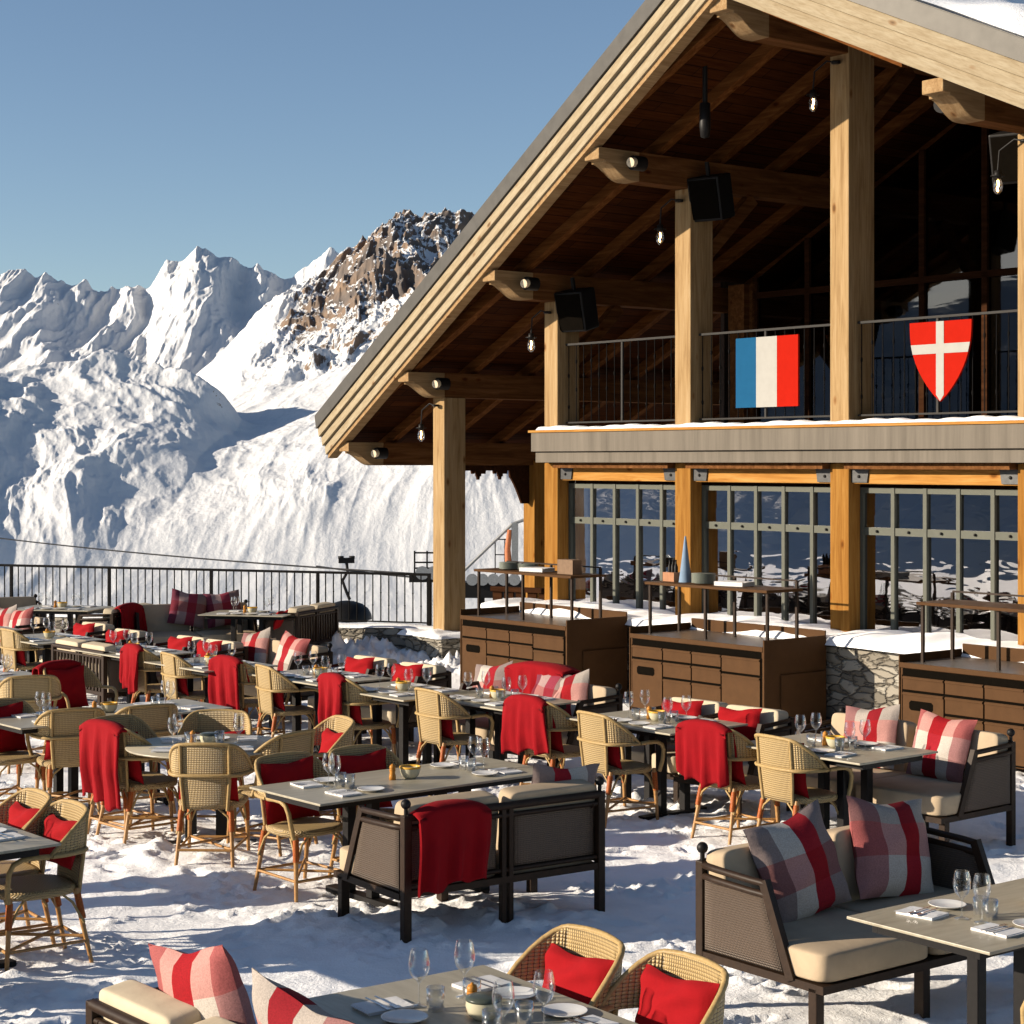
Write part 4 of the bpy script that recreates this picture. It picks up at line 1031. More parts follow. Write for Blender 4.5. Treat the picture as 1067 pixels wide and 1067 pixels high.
# ------------------------------------------------------------------ red blankets laid over the chair backs
def drape(width, front, back, top, ycen, thick, seed, name, lean=.09, flare=.06, n=26):
    """path goes from the hem on the seat side over the top edge and down the outer side"""
    rnd = random.Random(seed); ph = [rnd.uniform(0, 6) for _ in range(8)]; sk = rnd.uniform(-.05, .05)
    L = front+back+.06; N = 34
    def f(u, v):
        x = (u-.5)*width; s = v*L
        if s < front: z = top-(front-s); side = 1; dn = front-s
        elif s < front+.06:
            an = (s-front)/.06*PI; z = top+.022*math.sin(an); side = math.cos(an); dn = 0
        else: dn = s-front-.06; z = top-dn; side = -1
        hang = min(1, dn/.35)
        fold = .022*hang*math.sin(x*38+ph[0]+dn*2)+.012*hang*math.sin(x*71+ph[1])
        y = ycen+side*(.022+thick)-(z-top)*-lean*0 + fold*side - (z-.45)*lean
        if side == -1: y -= .035*hang
        x2 = x*(1-.12*hang*math.sin(ph[3])**2+flare*hang)+.012*math.sin(dn*9+ph[4])*hang+sk*dn
        zz = z+(.03*math.sin(x*9+ph[5])+.02*math.sin(x*31+ph[6]))*(v > .85)*(v-.85)/.15 - .05*(abs(u-.5)*2)**3*(abs(dn) < .05)
        return (x2, y, zz)
    m = MB(); m.grid(f, n, N); o = m.build(name, W['red'], None, solid=.014); return o
BG = 'red blankets hung over the bistro chairs'
def chair_blanket(c, lab, seed, width=.40, back=.50, front=.22, dx=0, dz=0, flare=.06):
    _, p, d = c; r = Vector((d.y, -d.x)); q = p+r*dx
    o = drape(width+.10, front, back, .885+dz, -.245, .030, seed, 'red_blanket', flare=flare)
    o.location = (q.x, q.y, 0); o.rotation_euler = (0, 0, ang(d)); return tag(o, lab, 'blanket', BG)

# ------------------------------------------------------------------ lounge sofas
def soft_box(m, x0, x1, y0, y1, z0, z1, r=.04, mi=0, crown=.02):
    cx, cy, cz = (x0+x1)/2, (y0+y1)/2, (z0+z1)/2; hx, hy, hz = (x1-x0)/2, (y1-y0)/2, (z1-z0)/2
    def f(u, v):
        th = 2*PI*u; ph = PI*(v-.5); e = .17
        c, s_ = math.cos(th), math.sin(th); cp, sp_ = math.cos(ph), math.sin(ph)
        sg = lambda q, k: math.copysign(abs(q)**k, q)
        x = hx*sg(cp, e)*sg(c, e); y = hy*sg(cp, e)*sg(s_, e); z = hz*sg(sp_, e)
        z += crown*(1-(x/hx)**2)*(1-(y/hy)**2)*(1 if sp_ > 0 else -.3)
        return (cx+x, cy+y, cz+z)
    m.grid(f, 40, 20, mi)
def make_sofa(n=2, mw=.73, D=.80, style='panel', arms=(1, 1), name='lounge_sofa', cush='taupe', finials=True, armlen=.62):
    t = empty(name); Wd = n*mw; yb, yf = -D/2, D/2; top = .79
    br = W['bronze']
    for sx in (-1, 1):
        m = MB(); x = sx*(Wd/2-.03); m.b(x-.028, x+.028, yf-.10, yf-.045, -.02, .285); m.build('leg', br, t, bevel=.005)
        m = MB(); m.b(x-.026, x+.026, yb-.026, yb+.026, -.02, top-.03); lg = m.build('back_post', br, t, bevel=.005)
        if finials: q = MB(); q.ball((x, yb, top+.035), .030); q.lathe([(.012,top-.03),(.012,top+.02)], 8, (x,yb,0)); q.build('finial', W['black'], lg)
    for i in range(1, n):
        for s in (-1, 1):
            m = MB(); x = -Wd/2+i*mw+s*.026; m.b(x-.016, x+.016, yb-.02, yb+.02, -.02, top-.04); m.build('back_post', br, t, bevel=.004)
        m = MB(); x = -Wd/2+i*mw; m.b(x-.026, x+.026, yf-.12, yf-.06, -.02, .285); m.build('leg', br, t)
    m = MB()
    m.b(-Wd/2, Wd/2, yf-.04, yf+.0, .265, .305); m.b(-Wd/2+.05, Wd/2-.05, yb-.02, yb+.02, .285, .325)
    for sx in (-1, 1): m.b(sx*(Wd/2-.02)-.018, sx*(Wd/2-.02)+.018, yb+.03, yf-.041, .265, .305)
    m.b(-Wd/2+.04, Wd/2-.04, yb+.05, yf-.05, .27, .30)
    m.build('seat_frame', br, t)
    m = MB()
    for z, r in ((top-.045, .024), (top-.10, .015)): m.tube([(-Wd/2+.03, yb-.006, z), (Wd/2-.03, yb-.006, z)], r, 8)
    if style == 'panel':
        m.tube([(-Wd/2+.03, yb, .36), (Wd/2-.03, yb, .36)], .014, 8)
    m.build('back_rail', br, t)
    if style == 'panel':
        for i in range(n):
            x0, x1 = -Wd/2+i*mw+.065, -Wd/2+(i+1)*mw-.065
            q = MB(); q.grid(lambda u, v: (x0+(x1-x0)*u, yb+.012+.004*math.sin(PI*u)*math.sin(PI*v), .37+.315*v), 10, 10, uvf=lambda u, v: ((x1-x0)*u, .3*v)); q.build('back_panel', W['weave3'], t, solid=.008)
    else:
        ns = int(Wd/.075)
        for i in range(ns):
            x = -Wd/2+.05+i*(Wd-.10)/(ns-1); q = MB(); q.b(x-.016, x+.016, yb-.010, yb+.010, .326, top-.11); q.build('back_slat', br if style == 'slat' else W['cane'], t)
    for k, sx in enumerate((-1, 1)):
        if not arms[k]: continue
        x = sx*(Wd/2-.012); fx = sx*(Wd/2-.012)
        # curved top rails running forward from the back corner, slanted front strut
        ye = yb+armlen
        for z in (top-.05, top-.105):
            m = MB(); m.tube([(sx*(Wd/2-.10), yb-.008, z), (sx*(Wd/2-.02), yb+.02, z), (x+sx*.012, yb+.12, z), (x+sx*.012, ye-.24, z-.01), (x, ye-.14, z-.015)], .019, 8); m.build('arm_rail', br, t)
        m = MB(); m.beam((x, ye-.16, top-.05), (fx, ye+.03, .29), .038, .05); m.build('arm_strut', br, t)
        m = MB(); m.grid(lambda u, v: (x+sx*.004, yb+.04+u*(armlen-.20+(1-v)*.13), .315+v*.36), 8, 8, uvf=lambda u, v: (u*.5, v*.3)); m.build('side_panel', W['weave2'], t, solid=.008)
    for i in range(n):
        x0, x1 = -Wd/2+i*mw+.01, -Wd/2+(i+1)*mw-.01
        q = MB(); soft_box(q, x0, x1, yb+.05, yf-.003, .305, .455, crown=.012); q.build('seat_cushion', W[cush], t)
        q = MB(); soft_box(q, x0+.025, x1-.025, -.075, .075, 0, .41, crown=.0)
        # lean the back cushion
        R = Matrix.Rotation(.13, 3, 'X'); q.v = [tuple(R @ Vector(p)+Vector((0, yb+.125, .415))) for p in q.v]
        q.build('back_cushion', W[cush], t)
    return t
sofa_panel = Proto(make_sofa()); 
sofa_wide = Proto(make_sofa(n=2, mw=.82, D=.86))
sofa_slat = Proto(make_sofa(n=2, mw=.62, D=.78, style='slat', cush='cream', finials=False))
armch = Proto(make_sofa(n=1, mw=.62, D=.74, style='panel', cush='cream', name='lounge_armchair', finials=False, armlen=.55))
SG, AG = 'lounge sofas on the terrace', 'cream lounge armchairs in front of the chalet'
def put(pr, c, d, lab, cat, grp): d = Vector(d).normalized(); return pr.place((c[0], c[1], 0), ang(d), lab, cat, grp), Vector((c[0], c[1])), d
def sofa_back(pr, px, py, d, lab, cat='sofa', grp=SG, D=.80, z=.79):
    x, y = at(px, py, z); d = Vector(d).normalized(); c = Vector((x, y))+d*(D/2); return put(pr, c, d, lab, cat, grp)
PPG = 'plaid pillows leaning on the lounge sofas'
def sofa_pillow(s, dx, kind, lab, D=.80, roll=.0, lean=.30, lift=0, fwd=0, red=False):
    _, c, d = s; r = Vector((d.y, -d.x)); q = c-d*(D/2-.30-fwd)+r*dx
    pr = pil_red if red else pil_plaid[kind]
    return pr.place((q.x, q.y, .45+lift), ang(d), lab, 'pillow', 'red pillows on the lounge armchairs' if red else PPG, tilt=(lean, roll))

# ------------------------------------------------------------------ tables
def make_table(L=1.2, Wd=.86):
    t = empty('dining_table')
    m = MB(); m.b(-L/2, L/2, -Wd/2, Wd/2, .728, .742); m.build('table_top', W['top'], t, bevel=.003)
    m = MB(); m.b(-L/2+.06, L/2-.06, -Wd/2+.10, -Wd/2+.13, .68, .7275); m.b(-L/2+.06, L/2-.06, Wd/2-.13, Wd/2-.10, .68, .7275); m.b(-L/2+.06, -L/2+.09, -Wd/2+.131, Wd/2-.131, .68, .7275); m.b(L/2-.09, L/2-.06, -Wd/2+.131, Wd/2-.131, .68, .7275)
    m.b(-L/2+.10, L/2-.10, -Wd/2+.14, Wd/2-.14, .70, .727); m.build('under_frame', W['table_metal'], t)
    for s in (-1, 1):
        x = s*(L/2-(.40 if L < 1.5 else .58))
        for sy in (-1, 1):
            m = MB(); m.b(x-.032, x+.032, sy*.13-.032, sy*.13+.032, .05, .70); m.build('leg', W['table_metal'], t, bevel=.004)
        m = MB(); m.b(x-.04, x+.04, -.34, .34, .015, .05); m.tube([(x,-.33,-.01),(x,-.33,.03)], .035, 10); m.tube([(x,.33,-.01),(x,.33,.03)], .035, 10); m.build('foot', W['table_metal'], t)
    return t
tbl = Proto(make_table()); tbl_long = Proto(make_table(1.9, .80))
def make_round():
    t = empty('round_table'); m = MB(); m.lathe([(0,.728),(.575,.728),(.58,.735),(.575,.742),(0,.742)], 48); m.build('table_top', W['top'], t)
    m = MB(); m.lathe([(0,.70),(.40,.70),(.40,.727),(0,.727)], 24); m.build('under_frame', W['table_metal'], t)
    for x in (-.11, .11): m = MB(); m.b(x-.04,x+.04,-.04,.04,.05,.70); m.build('leg', W['table_metal'], t)
    for a in (0, PI/2): m = MB(); m.beam((-.36*math.cos(a),-.36*math.sin(a),.03),(.36*math.cos(a),.36*math.sin(a),.03),.09,.03 if a else .032); m.build('foot', W['table_metal'], t)
    return t
rtbl = Proto(make_round())

# ------------------------------------------------------------------ tableware
def wine():
    o = MB(); prof = [(.034,0),(.035,.003),(.006,.007),(.0035,.02),(.0035,.085),(.012,.097),(.030,.115),(.040,.140),(.041,.165),(.036,.195),(.031,.215)]
    o.lathe(prof, 18); return o.build('wine_glass', W['glass'])
def tumbler():
    o = MB(); o.lathe([(0,.004),(.030,.004),(.031,.0),(.036,.05),(.035,.088),(.033,.088),(.034,.05),(.029,.010),(0,.010)], 18); return o.build('tumbler', W['glass'])
def plate():
    o = MB(); o.lathe([(0,0),(.055,0),(.062,.004),(.085,.014),(.088,.017),(.084,.017),(.058,.008),(0,.007)], 28); return o.build('side_plate', W['plate'])
def bowl():
    t = empty('sugar_bowl'); o = MB(); o.lathe([(0,0),(.035,0),(.055,.02),(.066,.05),(.068,.066)], 24); o.lathe([(.062,.066),(.05,.03),(0,.02)], 24); o.build('body', W['bowl'], t)
    o = MB(); o.lathe([(.068,.066),(.0705,.069),(.070,.080),(.062,.080),(.062,.067)], 24); o.build('rim', W['bowlrim'], t); return t
def lidded():
    t = empty('lidded_bowl'); o = MB(); o.lathe([(0,0),(.036,0),(.058,.02),(.068,.05),(.066,.07)], 24); o.build('body', W['bowl'], t)
    o = MB(); o.lathe([(.066,.070),(.069,.073),(.067,.082),(.05,.088),(0,.090)], 24); o.build('lid', W['darkrim'], t); return t
def millp():
    t = empty('pepper_mill'); o = MB(); o.lathe([(0,0),(.022,0),(.023,.025),(.017,.045),(.021,.062),(.019,.072)], 14); o.build('body', W['mill'], t)
    o = MB(); o.lathe([(.019,.073),(.021,.082),(.016,.094),(.006,.097),(.006,.102),(0,.103)], 14); o.build('head', W['mill'], t); return t
def napkin():
    o = folded(.19, .14, 2, .007).build('napkin', W['linen'])
    for x, nm, w in ((-.02, 'fork', .022), (.02, 'knife', .014)):
        q = MB(); q.b(x-.004, x+.004, -.10, .03, .0155, .018); q.b(x-w/2, x+w/2, .03, .085, .0155, .0175); q.build(nm, W['steel'], o)
    return o
WARE = {'wine_glass': (Proto(wine()), 'wine glass', 'glass'), 'tumbler': (Proto(tumbler()), 'water tumbler', 'glass'), 'side_plate': (Proto(plate()), 'side plate', 'plate'),
        'napkin': (Proto(napkin()), 'folded napkin', 'napkin'), 'bowl': (Proto(bowl()), 'cream yellow rimmed bowl', 'bowl'),
        'lidded': (Proto(lidded()), 'cream dark lidded bowl', 'bowl'), 'mill': (Proto(millp()), 'small wooden pepper mill', 'pepper mill')}
GR = {'wine_glass': 'wine glasses on the tables', 'tumbler': 'water tumblers on the tables', 'side_plate': 'side plates on the tables', 'napkin': 'napkins on the tables', 'bowl': 'bowls on the tables', 'lidded': 'bowls on the tables', 'mill': 'pepper mills on the tables'}
def ware(kind, x, y, rz, where):
    pr, nm, cat = WARE[kind]; return pr.place((x, y, .7425), rz, ('%s %s' % (nm, where)).replace('  ', ' '), cat, GR[kind])
def table_at(c, d, name_, L=1.2, Wd=.86, full=True, seed=0, lab=None, ext='bowl', nset=4, round_=False, skip=()):
    """d: direction of the long axis; name_: short description of the table used in the labels of what stands on it"""
    d = Vector(d).normalized(); n = Vector((-d.y, d.x)); c = Vector(c[:2]); rz = math.atan2(d.y, d.x)
    pr = rtbl if round_ else (tbl if L < 1.5 else tbl_long)
    pr.place((c.x, c.y, 0), rz, lab, 'table', 'dining tables on the snowy terrace')
    rnd = random.Random(seed)
    hx, hy = (L/2-.30, Wd/2-.19) if not round_ else (.27, .24)
    k = 0
    for sx in (-1, 1):
        for sy in (-1, 1):
            k += 1
            if k > nset or k in skip: continue
            def W_(lx, ly): p = c+d*lx+n*ly; return p
            v = W_(sx*hx, sy*hy)
            # name of this corner as the photo shows it
            q = v-c; cor = 'left' if q.x < -abs(q.y)*.75 else 'right' if q.x > abs(q.y)*.75 else ('far' if q.y > 0 else 'near')
            if round_ or L > 1.5: cor = ('far ' if q.y > 0 else 'near ')+('left' if q.x < 0 else 'right')
            rr = rz+(PI/2 if sy > 0 else -PI/2)+rnd.uniform(-.15, .15)+(PI/2 if 0 else 0)
            j = lambda s: rnd.uniform(-s, s)
            where = 'at the %s corner of %s' % (cor, name_)
            p = W_(sx*hx+j(.02), sy*hy+j(.015)); ware('napkin', p.x, p.y, rr, where)
            p = W_(sx*(hx-.19)+j(.02), sy*(hy+.02)+j(.02)); ware('side_plate', p.x, p.y, rr, where)
            p = W_(sx*(hx-.06)+j(.03), sy*(hy-.155)+j(.02)); ware('wine_glass', p.x, p.y, rr, where)
            if full: p = W_(sx*(hx-.16)+j(.02), sy*(hy-.165)+j(.02)); ware('tumbler', p.x, p.y, rr, where)
    if ext:
        p = c+d*(.02)+n*.0; ware(ext, p.x, p.y, rz, 'on '+name_)
        p = c-d*.10+n*.03; ware('mill', p.x, p.y, rz, 'on '+name_)
# ================================================================== layout
mM = -M
def C(px, py, z, oe, om): x, y = at(px, py, z); return Vector((x, y))+E*oe+M*om
# ---- row along the chalet: right corner of each table top as seen in the photo
table_at(C(977.7,783,.74,-.6,-.43), E, 'the rightmost table before the chalet', seed=1, lab='stone topped table before the plaid pillow sofa beside the rightmost cabinet', skip=(4,) and ())
table_at(C(779.6,754.5,.74,-.6,-.43), E, 'the cream armchair table right of centre', seed=2, lab='stone topped table in front of the two cream armchairs with red pillows, centre right')
table_at(C(604,731,.74,-.6,-.43), E, 'the table before the red throw sofa', seed=3, lab='stone topped table in front of the sofa carrying a red throw')
table_at(C(512,723,.74,-.72,-.45), E, 'the table left of the red throw sofa', seed=4, lab='grey table top left of the sofa with the red throw, yellow chair before it', full=False)
table_at(C(409,706.7,.74,-.6,-.43), E, 'the middle cream armchair table', seed=5, lab='stone topped table left of the middle cream armchairs, red blanket chair before it')
table_at(C(290,693.5,.74,-.6,-.43), E, 'the table before the two pale plaid pillows', seed=6, lab='table between the back left cream armchairs and the pale plaid pillow sofa')
table_at(C(203.5,680,.74,-.6,-.43), E, 'the table right of the slatted cream sofa', seed=7, lab='table beside the slatted cream sofa, yellow chair at its near side')
table_at(C(111,666.5,.74,-.6,-.43), E, 'the table before the three plaid pillows', seed=8, lab='table before the row of three plaid pillows near the left edge', full=False)
table_at(C(24,656,.74,-.6,-.43), E, 'the table at the left edge below the railing', seed=9, lab='small part of a table at the left edge behind the yellow chair', full=False, nset=3)
# chairs on the terrace side of that row, seen from behind
ch = {}
jr = random.Random(3)
def rc(key, px, py, d, lab):
    a = math.atan2(d[1], d[0])+jr.uniform(-.09, .09); ch[key] = chair_at(px, py, (math.cos(a), math.sin(a)), lab); return ch[key]
DM = (.80, .60)
rc('a', 802, 768, (.80,.60), 'woven chair seen from behind at the rightmost table before the chalet')
rc('b', 738, 757, (.80,.60), 'woven chair under a red blanket, second from the right in its row')
rc('c', 612, 743.5, (.83,.56), 'yellow woven chair seen from behind, just left of the cream armchair table')
rc('d', 553, 730, (.80,.60), 'woven chair under a red blanket in front of the red throw sofa')
rc('e', 441, 719, (.83,.56), 'yellow woven chair standing alone left of the red throw sofa table')
rc('f', 348, 706, (.80,.60), 'woven chair under a long red blanket beside the middle cream armchair table')
rc('g', 270, 694, (.83,.56), 'yellow woven chair left of the long red blanket, facing the pale plaid sofa')
rc('h', 238, 687.5, (.80,.60), 'woven chair under the red blanket left of the middle yellow chair')
rc('i', 171, 681, (.83,.56), 'yellow woven chair between two red blankets, left of centre')
rc('j', 139, 675, (.80,.60), 'woven chair under the red blanket beside the slatted cream sofa')
rc('k', 4, 656, (.83,.56), 'yellow woven chair at the left edge beside the slatted cream sofa')
for k_, w in (('a','the rightmost chair of the chalet row'),('b','the red blanket chair second from right'),('c','the yellow chair beside the cream armchair table'),('d','the red blanket chair before the throw sofa'),('e','the lone yellow chair left of the throw sofa'),
              ('f','the long red blanket chair'),('g','the yellow chair facing the pale plaid sofa'),('i','the yellow chair between two blankets'),('k','the yellow chair at the left edge')):
    chair_pillow(ch[k_], 'dark red cushion in '+w, 'pad', grp='red cushions standing in the chairs')
chair_blanket(ch['b'], 'smooth red blanket over the chair second from right in the chalet row', 2, .42, .42, .30, -.05, .0)
chair_blanket(ch['d'], 'bright red blanket with a flared hem over the chair before the throw sofa', 3, .40, .45, .25, -.06, flare=.28)
chair_blanket(ch['f'], 'long red blanket nearly touching the ground beside the small front lit chair', 4, .36, .60, .25, -.04, flare=-.05)
chair_blanket(ch['h'], 'broad red blanket left of the yellow chair facing the pale plaid sofa', 5, .42, .56, .25, -.05, flare=.12)
chair_blanket(ch['j'], 'red blanket over the chair right of the slatted cream sofa', 6, .36, .45, .25, -.03)
# sofas and armchairs on the chalet side, facing the terrace
s2 = put(sofa_wide, (2.80, 14.05), (-.766, -.643), 'cream lounge sofa in front of the rightmost cabinet, two plaid pillows', 'sofa', SG)
sofa_pillow(s2, .30, 1, 'plaid pillow with a crimson stripe, left one on the sofa before the right cabinet', D=.86, roll=.12)
sofa_pillow(s2, -.32, 2, 'plaid pillow with a folded crimson peak, right one on the sofa before the right cabinet', D=.86, roll=-.06)
s3 = put(sofa_wide, (.10, 16.85), (-.766, -.643), 'lounge sofa with a rumpled red throw in front of the left cabinets', 'sofa', SG)
sofa_pillow(s3, .66, 0, 'left plaid pillow of the sofa carrying the red throw', D=.86, roll=.15)
sofa_pillow(s3, -.42, 1, 'right plaid pillow of the sofa carrying the red throw', D=.86, roll=.22)
sofa_pillow(s3, -.12, 3, 'half hidden grey plaid pillow under the red throw', D=.86, roll=-.1)
def arm_at(px, py, lab): return sofa_back(armch, px, py, (-.72, -.69), lab, 'armchair', AG, D=.74, z=.83)
A = [arm_at(735, 727, 'left cream armchair of the pair right of centre, below the middle cabinet'), arm_at(795, 735, 'right cream armchair of the pair below the middle cabinet'),
     arm_at(397, 683, 'left cream armchair of the pair before the outer post pedestal'), arm_at(447, 690, 'right cream armchair of the pair beside the outer post pedestal'),
     arm_at(209, 662, 'left cream armchair of the pair below the far dark sofa'), arm_at(240, 666, 'right cream armchair of the pair below the far dark sofa'),
     arm_at(108, 648, 'small cream armchair behind the slatted sofa, bare red pillow on it'), arm_at(143, 655, 'cream armchair with a red blanket over its back, left background')]
for s, w in zip(A, ('left armchair below the middle cabinet','right armchair below the middle cabinet','left armchair before the stone pedestal','right armchair beside the stone pedestal','left armchair below the far dark sofa','right armchair below the far dark sofa','small armchair behind the slatted sofa','armchair with a blanket in the left background')):
    sofa_pillow(s, .03, 0, 'red pillow on the '+w, D=.74, roll=.06, lean=.25, lift=.12, fwd=.0, red=True)
s5 = sofa_back(sofa_panel, 306, 671, (-.766,-.643), 'lounge sofa with two pale plaid pillows left of the outer post', D=.8)
sofa_pillow(s5, .40, 1, 'left pale plaid pillow of the sofa left of the outer post', roll=.2)
sofa_pillow(s5, -.25, 2, 'right pale plaid pillow of the sofa left of the outer post', roll=-.12)
s8 = sofa_back(sofa_wide, 24, 642, (-.766,-.643), 'lounge sofa with three pale plaid pillows at the left edge', D=.86)
for dx, kd, w in ((.55, 0, 'leftmost'), (.05, 1, 'middle'), (-.42, 2, 'rightmost')): sofa_pillow(s8, dx, kd, w+' of three pale plaid pillows on the left edge sofa', D=.86, roll=.15)
sofa_back(sofa_slat, 82, 672, (.766,.643), 'slatted sofa seen from behind with two cream back cushions, left', D=.78)
# far lounge group by the railing
fz1 = put(sofa_wide, (-4.35, 25.9), (.35, -.94), 'far dark framed sofa with two dark plaid pillows by the railing', 'sofa', SG)
sofa_pillow(fz1, -.45, 3, 'left dark plaid pillow of the far sofa by the railing', D=.86, roll=.1, lift=.06)
sofa_pillow(fz1, .12, 3, 'right dark plaid pillow of the far sofa by the railing', D=.86, roll=-.2, lift=.08)
fz3 = put(sofa_slat, (-3.05, 26.1), (-.93, .36), 'far slatted sofa seen from behind, right of the railing side table', 'sofa', SG)
sofa_pillow(fz3, -.5, 0, 'small red pillow on the far slatted sofa near the railing', D=.78, lift=.08, red=True)
fz4 = put(sofa_slat, (-5.55, 25.9), (-.95, .30), 'far slatted sofa under a dark red blanket by the railing', 'sofa', SG)
bl4 = drape(.62, .35, .45, .86, -.30, .03, 21, 'red_blanket', lean=0); _, c4, d4 = fz4; bl4.location = (c4.x+.05, c4.y-.22, 0); bl4.rotation_euler = (0,0,ang(d4)); tag(bl4, 'dark red blanket over the far slatted sofa by the railing', 'blanket', 'red blankets on the lounge seats')
fz6 = put(sofa_wide, (-7.6, 27.0), (.35, -.94), 'far sofa with maroon pillows at the left edge of the railing', 'sofa', SG)
sofa_pillow(fz6, .05, 3, 'left maroon pillow on the sofa at the left edge of the railing', D=.86, roll=.1, lift=.1); sofa_pillow(fz6, .62, 3, 'right maroon pillow on the sofa at the left edge of the railing', D=.86, roll=.25, lift=.1)
table_at((-3.55, 25.6), (.97,-.2), 'the far table beside the dark sofa', seed=21, lab='far table by the railing beside the dark plaid sofa', full=False)
table_at((-6.35, 26.5), (.97,-.2), 'the far left table by the railing', seed=22, lab='far table by the railing left of the blanket covered sofa', full=False)
# ---- round table with its chairs
rt = at(215, 776.5, .74)
table_at(rt, (1, .1), 'the round table', 1.15, 1.15, seed=31, lab='round table among four woven chairs, left of centre', ext='lidded', round_=True)
k1 = chair_at(212, 776, (.05, 1), 'woven chair with its back to the viewer at the near side of the round table')
k2 = chair_at(112, 757, (.74, .67), 'woven chair with a big red blanket at the left of the round table')
k5 = chair_at(112, 747, (.75, -.66), 'woven chair peeking out behind the big red blanket')
k6 = chair_at(230, 740, (-.05, -1), 'woven chair facing the viewer at the far side of the round table')
kp = chair_at(314, 763.5, (-.80, .55), 'brown woven chair at the right of the round table')
kj = chair_at(364, 748, (-.88, -.45), 'pale front lit woven chair with a red pillow left of the central sofa')
chair_blanket(k2, 'big crumpled red blanket hanging off the chair left of the round table', 11, .46, .58, .12, -.07, flare=.02)
chair_pillow(k1, 'red cushion in the near chair of the round table', 'pad', grp='red cushions standing in the chairs'); chair_pillow(k2, 'dark red cushion in the chair with the big blanket', 'pad', grp='red cushions standing in the chairs')
chair_pillow(k6, 'red pillow in the far chair of the round table'); chair_pillow(kj, 'red pillow in the pale front lit chair left of the central sofa', lift=.06)
# ---- long table behind it at the left
nc = Vector(at(24, 759, .74))
table_at(nc-E*.4+M*.93, M, 'the long left table', 1.9, .80, seed=32, lab='long table behind the two brown chairs at the left', full=True, ext='bowl')
k4 = chair_at(78, 739.5, (-.40,.92), 'brown woven chair seen from behind, left of the round table')
k3 = chair_at(158, 735.5, (-.50,.86), 'brown woven chair seen from behind at the right end of the long left table')
n3 = Vector((-4.02, 15.05)); e3 = Vector((.62,-.78)).normalized()
k0 = (chair.place((n3.x, n3.y, 0), ang(e3), 'woven chair cut by the left edge beside the long left table', 'chair', CH), n3, e3)
chair_pillow(k0, 'dark red cushion in the chair cut by the left edge', 'pad', grp='red cushions standing in the chairs'); chair_pillow(k4, 'red cushion in the brown chair left of the round table', 'pad', grp='red cushions standing in the chairs')
# small table further left
table_at((-5.0, 17.8), M, 'the small table at the left edge', seed=33, lab='small table at the left edge behind a brown chair', full=False, nset=4)
n1 = chair_at(33, 705, (-.35,.93), 'brown woven chair between the slatted sofa and the left edge')
n2 = chair_at(62, 692, (.75,-.66), 'dark shaded woven chair with a red blanket before the slatted sofa')
chair_blanket(n2, 'red blanket draped over the shaded chair before the slatted sofa', 12, .42, .35, .30, .02)
chair_pillow(n2, 'dark red cushion in the shaded chair before the slatted sofa', 'pad', grp='red cushions standing in the chairs')
# ---- central table and the sofa with its back to the viewer
t1 = Vector(at(258, 819.6, .74)); mm = Vector((.825,.567)).normalized(); ee = Vector((.567,-.825)).normalized(); et = Vector((.64,-.77)).normalized(); mt = Vector((.77,.64)).normalized()
table_at(t1+et*.42+mt*.95, mt, 'the central table', 1.9, .80, seed=34, lab='long stone topped table behind the central sofa', ext='bowl')
c1 = chair_at(290, 786, (.66,-.75), 'woven chair with a dark cushion at the left end of the central table')
c2 = chair_at(367, 778, (.62,-.78), 'second woven chair along the central table, dark cushion inside')
chair_pillow(c1, 'large dark red cushion in the chair at the left end of the central table', 'pad', grp='red cushions standing in the chairs'); chair_pillow(c2, 'large dark red cushion in the second chair of the central table', 'pad', grp='red cushions standing in the chairs')
bl_, br_ = Vector((-.638, 10.83)), Vector((.568, 11.66)); ctr = (bl_+br_)/2-ee*.40
s4 = put(sofa_panel, ctr, -ee, 'central two seat sofa seen from behind with a red blanket over its back', 'sofa', SG)
sofa_pillow(s4, .52, 0, 'plaid pillow inside the central sofa seen from behind', roll=.1, lean=.3)
b4 = drape(.50, .30, .46, .80, -.402, .075, 31, 'red_blanket', lean=0, flare=.02); q4 = ctr+(-mm)*.42; b4.location = (q4.x, q4.y, 0); b4.rotation_euler = (0,0,ang(-ee)); tag(b4, 'deep red blanket over the back of the central sofa', 'blanket', 'red blankets on the lounge seats')
# ---- red throw on the sofa by the cabinets
_, c3, d3 = s3
b3 = drape(.80, .40, .24, .95, -.31, .10, 32, 'red_throw', lean=.06, flare=.10); r3 = Vector((d3.y,-d3.x)); q3 = c3+r3*.12; b3.location = (q3.x, q3.y, 0); b3.rotation_euler = (0, 0, ang(d3)); tag(b3, 'rumpled red throw across the back of the sofa before the cabinets', 'throw', 'red blankets on the lounge seats')
# ---- right foreground sofa and table
s1c = Vector((1.60, 10.11))+Vector((.61,-.79))*.43
s1 = put(sofa_wide, s1c, (.61,-.79), 'large foreground sofa at the right with two dark striped pillows', 'sofa', SG)
sofa_pillow(s1, .27, 0, 'left pillow of the right foreground sofa, broad maroon stripe', D=.86, roll=.16, lean=.32).scale = (1.13, 1.1, 1.10)
sofa_pillow(s1, -.36, 1, 'right pillow of the right foreground sofa, maroon stripe between greys', D=.86, roll=-.14, lean=.3).scale = (1.13, 1.1, 1.10)
tl = Vector(at(882, 955, .74)); dE = Vector((.61,-.79)).normalized(); dM = Vector((.79,.61)).normalized()
table_at(tl+dE*.40+dM*.95, dM, 'the right foreground table', 1.9, .80, seed=35, lab='pale stone table cut by the right edge in front of the foreground sofa')
fr_ = Vector((2.42, 7.72)); dfr = Vector((-.75,.66)).normalized()
chair.place((fr_.x, fr_.y, 0), ang((-.80,.60)), 'woven chair cut off at the bottom right corner', 'chair', CH)
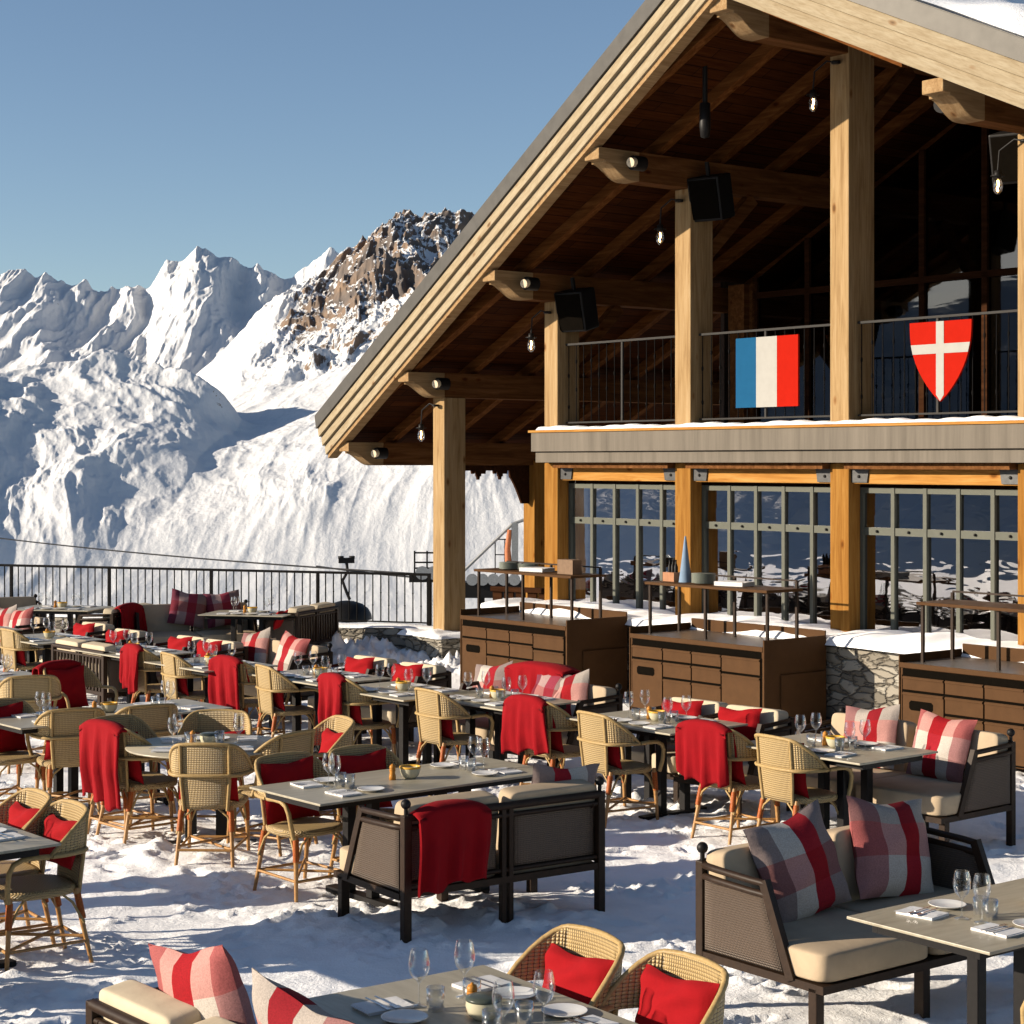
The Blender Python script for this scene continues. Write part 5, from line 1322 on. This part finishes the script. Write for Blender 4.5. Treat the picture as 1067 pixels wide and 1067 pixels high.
# ---- front table with two lit chairs and a sofa
fc = Vector(at(500, 1004, .74))
table_at(fc+Vector((.58,-.81)).normalized()*.64-Vector((.83,.56)).normalized()*.43, (.58,-.81), 'the front table', 1.28, .86, seed=36, lab='front stone table at the bottom edge between the cream sofa and two chairs', ext='lidded')
f1 = chair_at(627, 971, (-.82,-.57), 'front lit pale chair behind the front table, left one of two')
f2 = chair_at(731, 998, (-.82,-.57), 'front lit pale chair behind the front table, right one of two')
chair_pillow(f1, 'bright red pillow in the left chair behind the front table', lift=.08); chair_pillow(f2, 'bright red pillow in the right chair behind the front table', lift=.10)
s0 = put(sofa_slat, Vector((-1.60, 7.15))+E*.62+M*.39, M, 'cream sofa corner cut off at the bottom edge, left of the front table', 'sofa', SG)
sofa_pillow(s0, -.10, 2, 'plaid pillow standing at the bottom left with a coral stripe', D=.78, roll=-.2, lean=.25, lift=.06).scale = (1.15, 1.1, 1.08)
sofa_pillow(s0, .56, 1, 'plaid pillow at the bottom edge beside the front table, coral stripe', D=.78, roll=.1, lean=.3, lift=.04).scale = (1.2, 1.1, 1.1)
# ---- left front table with two lit chairs
R0 = Vector(at(64, 879, .74))
table_at(R0-E*.6-M*.43, E, 'the left front table', seed=37, lab='table cut by the left edge with two front lit chairs')
l1 = chair_at(85, 837, (-.82,-.57), 'front lit pale chair with dark outer arm at the left edge')
l2 = chair_at(47, 825, (-.82,-.57), 'pale chair at the left edge behind the dark armed one')
chair_pillow(l1, 'red pillow in the front lit chair at the left edge', lift=.08); chair_pillow(l2, 'red pillow in the hindmost front lit chair at the left edge', lift=.08)
# seats just outside the frame, whose shadows cross the snow
for i, (x, y, d) in enumerate(((-3.75, 9.6, (.8,.6)), (-3.35, 9.05, (.8,.6)), (-4.3, 11.6, (-.8,-.6)), (-4.6, 12.0, (-.8,-.6)))):
    o = chair.place((x, y, 0), ang(d), ('woven chair outside the left edge, nearest of four','woven chair outside the left edge, second of four','woven chair outside the left edge, third of four','woven chair outside the left edge, farthest of four')[i], 'chair', CH)
put(sofa_wide, (-3.1, 8.2), (.79,.61), 'lounge sofa outside the left edge near the front', 'sofa', SG)
cb.place((-5.3, 7.6, 0), PI/2, 'unseen service cabinet added outside the left edge to shade the snow', 'cabinet', 'service cabinets along the stone wall')  # unseen cabinet, added to throw shade over the foreground snow
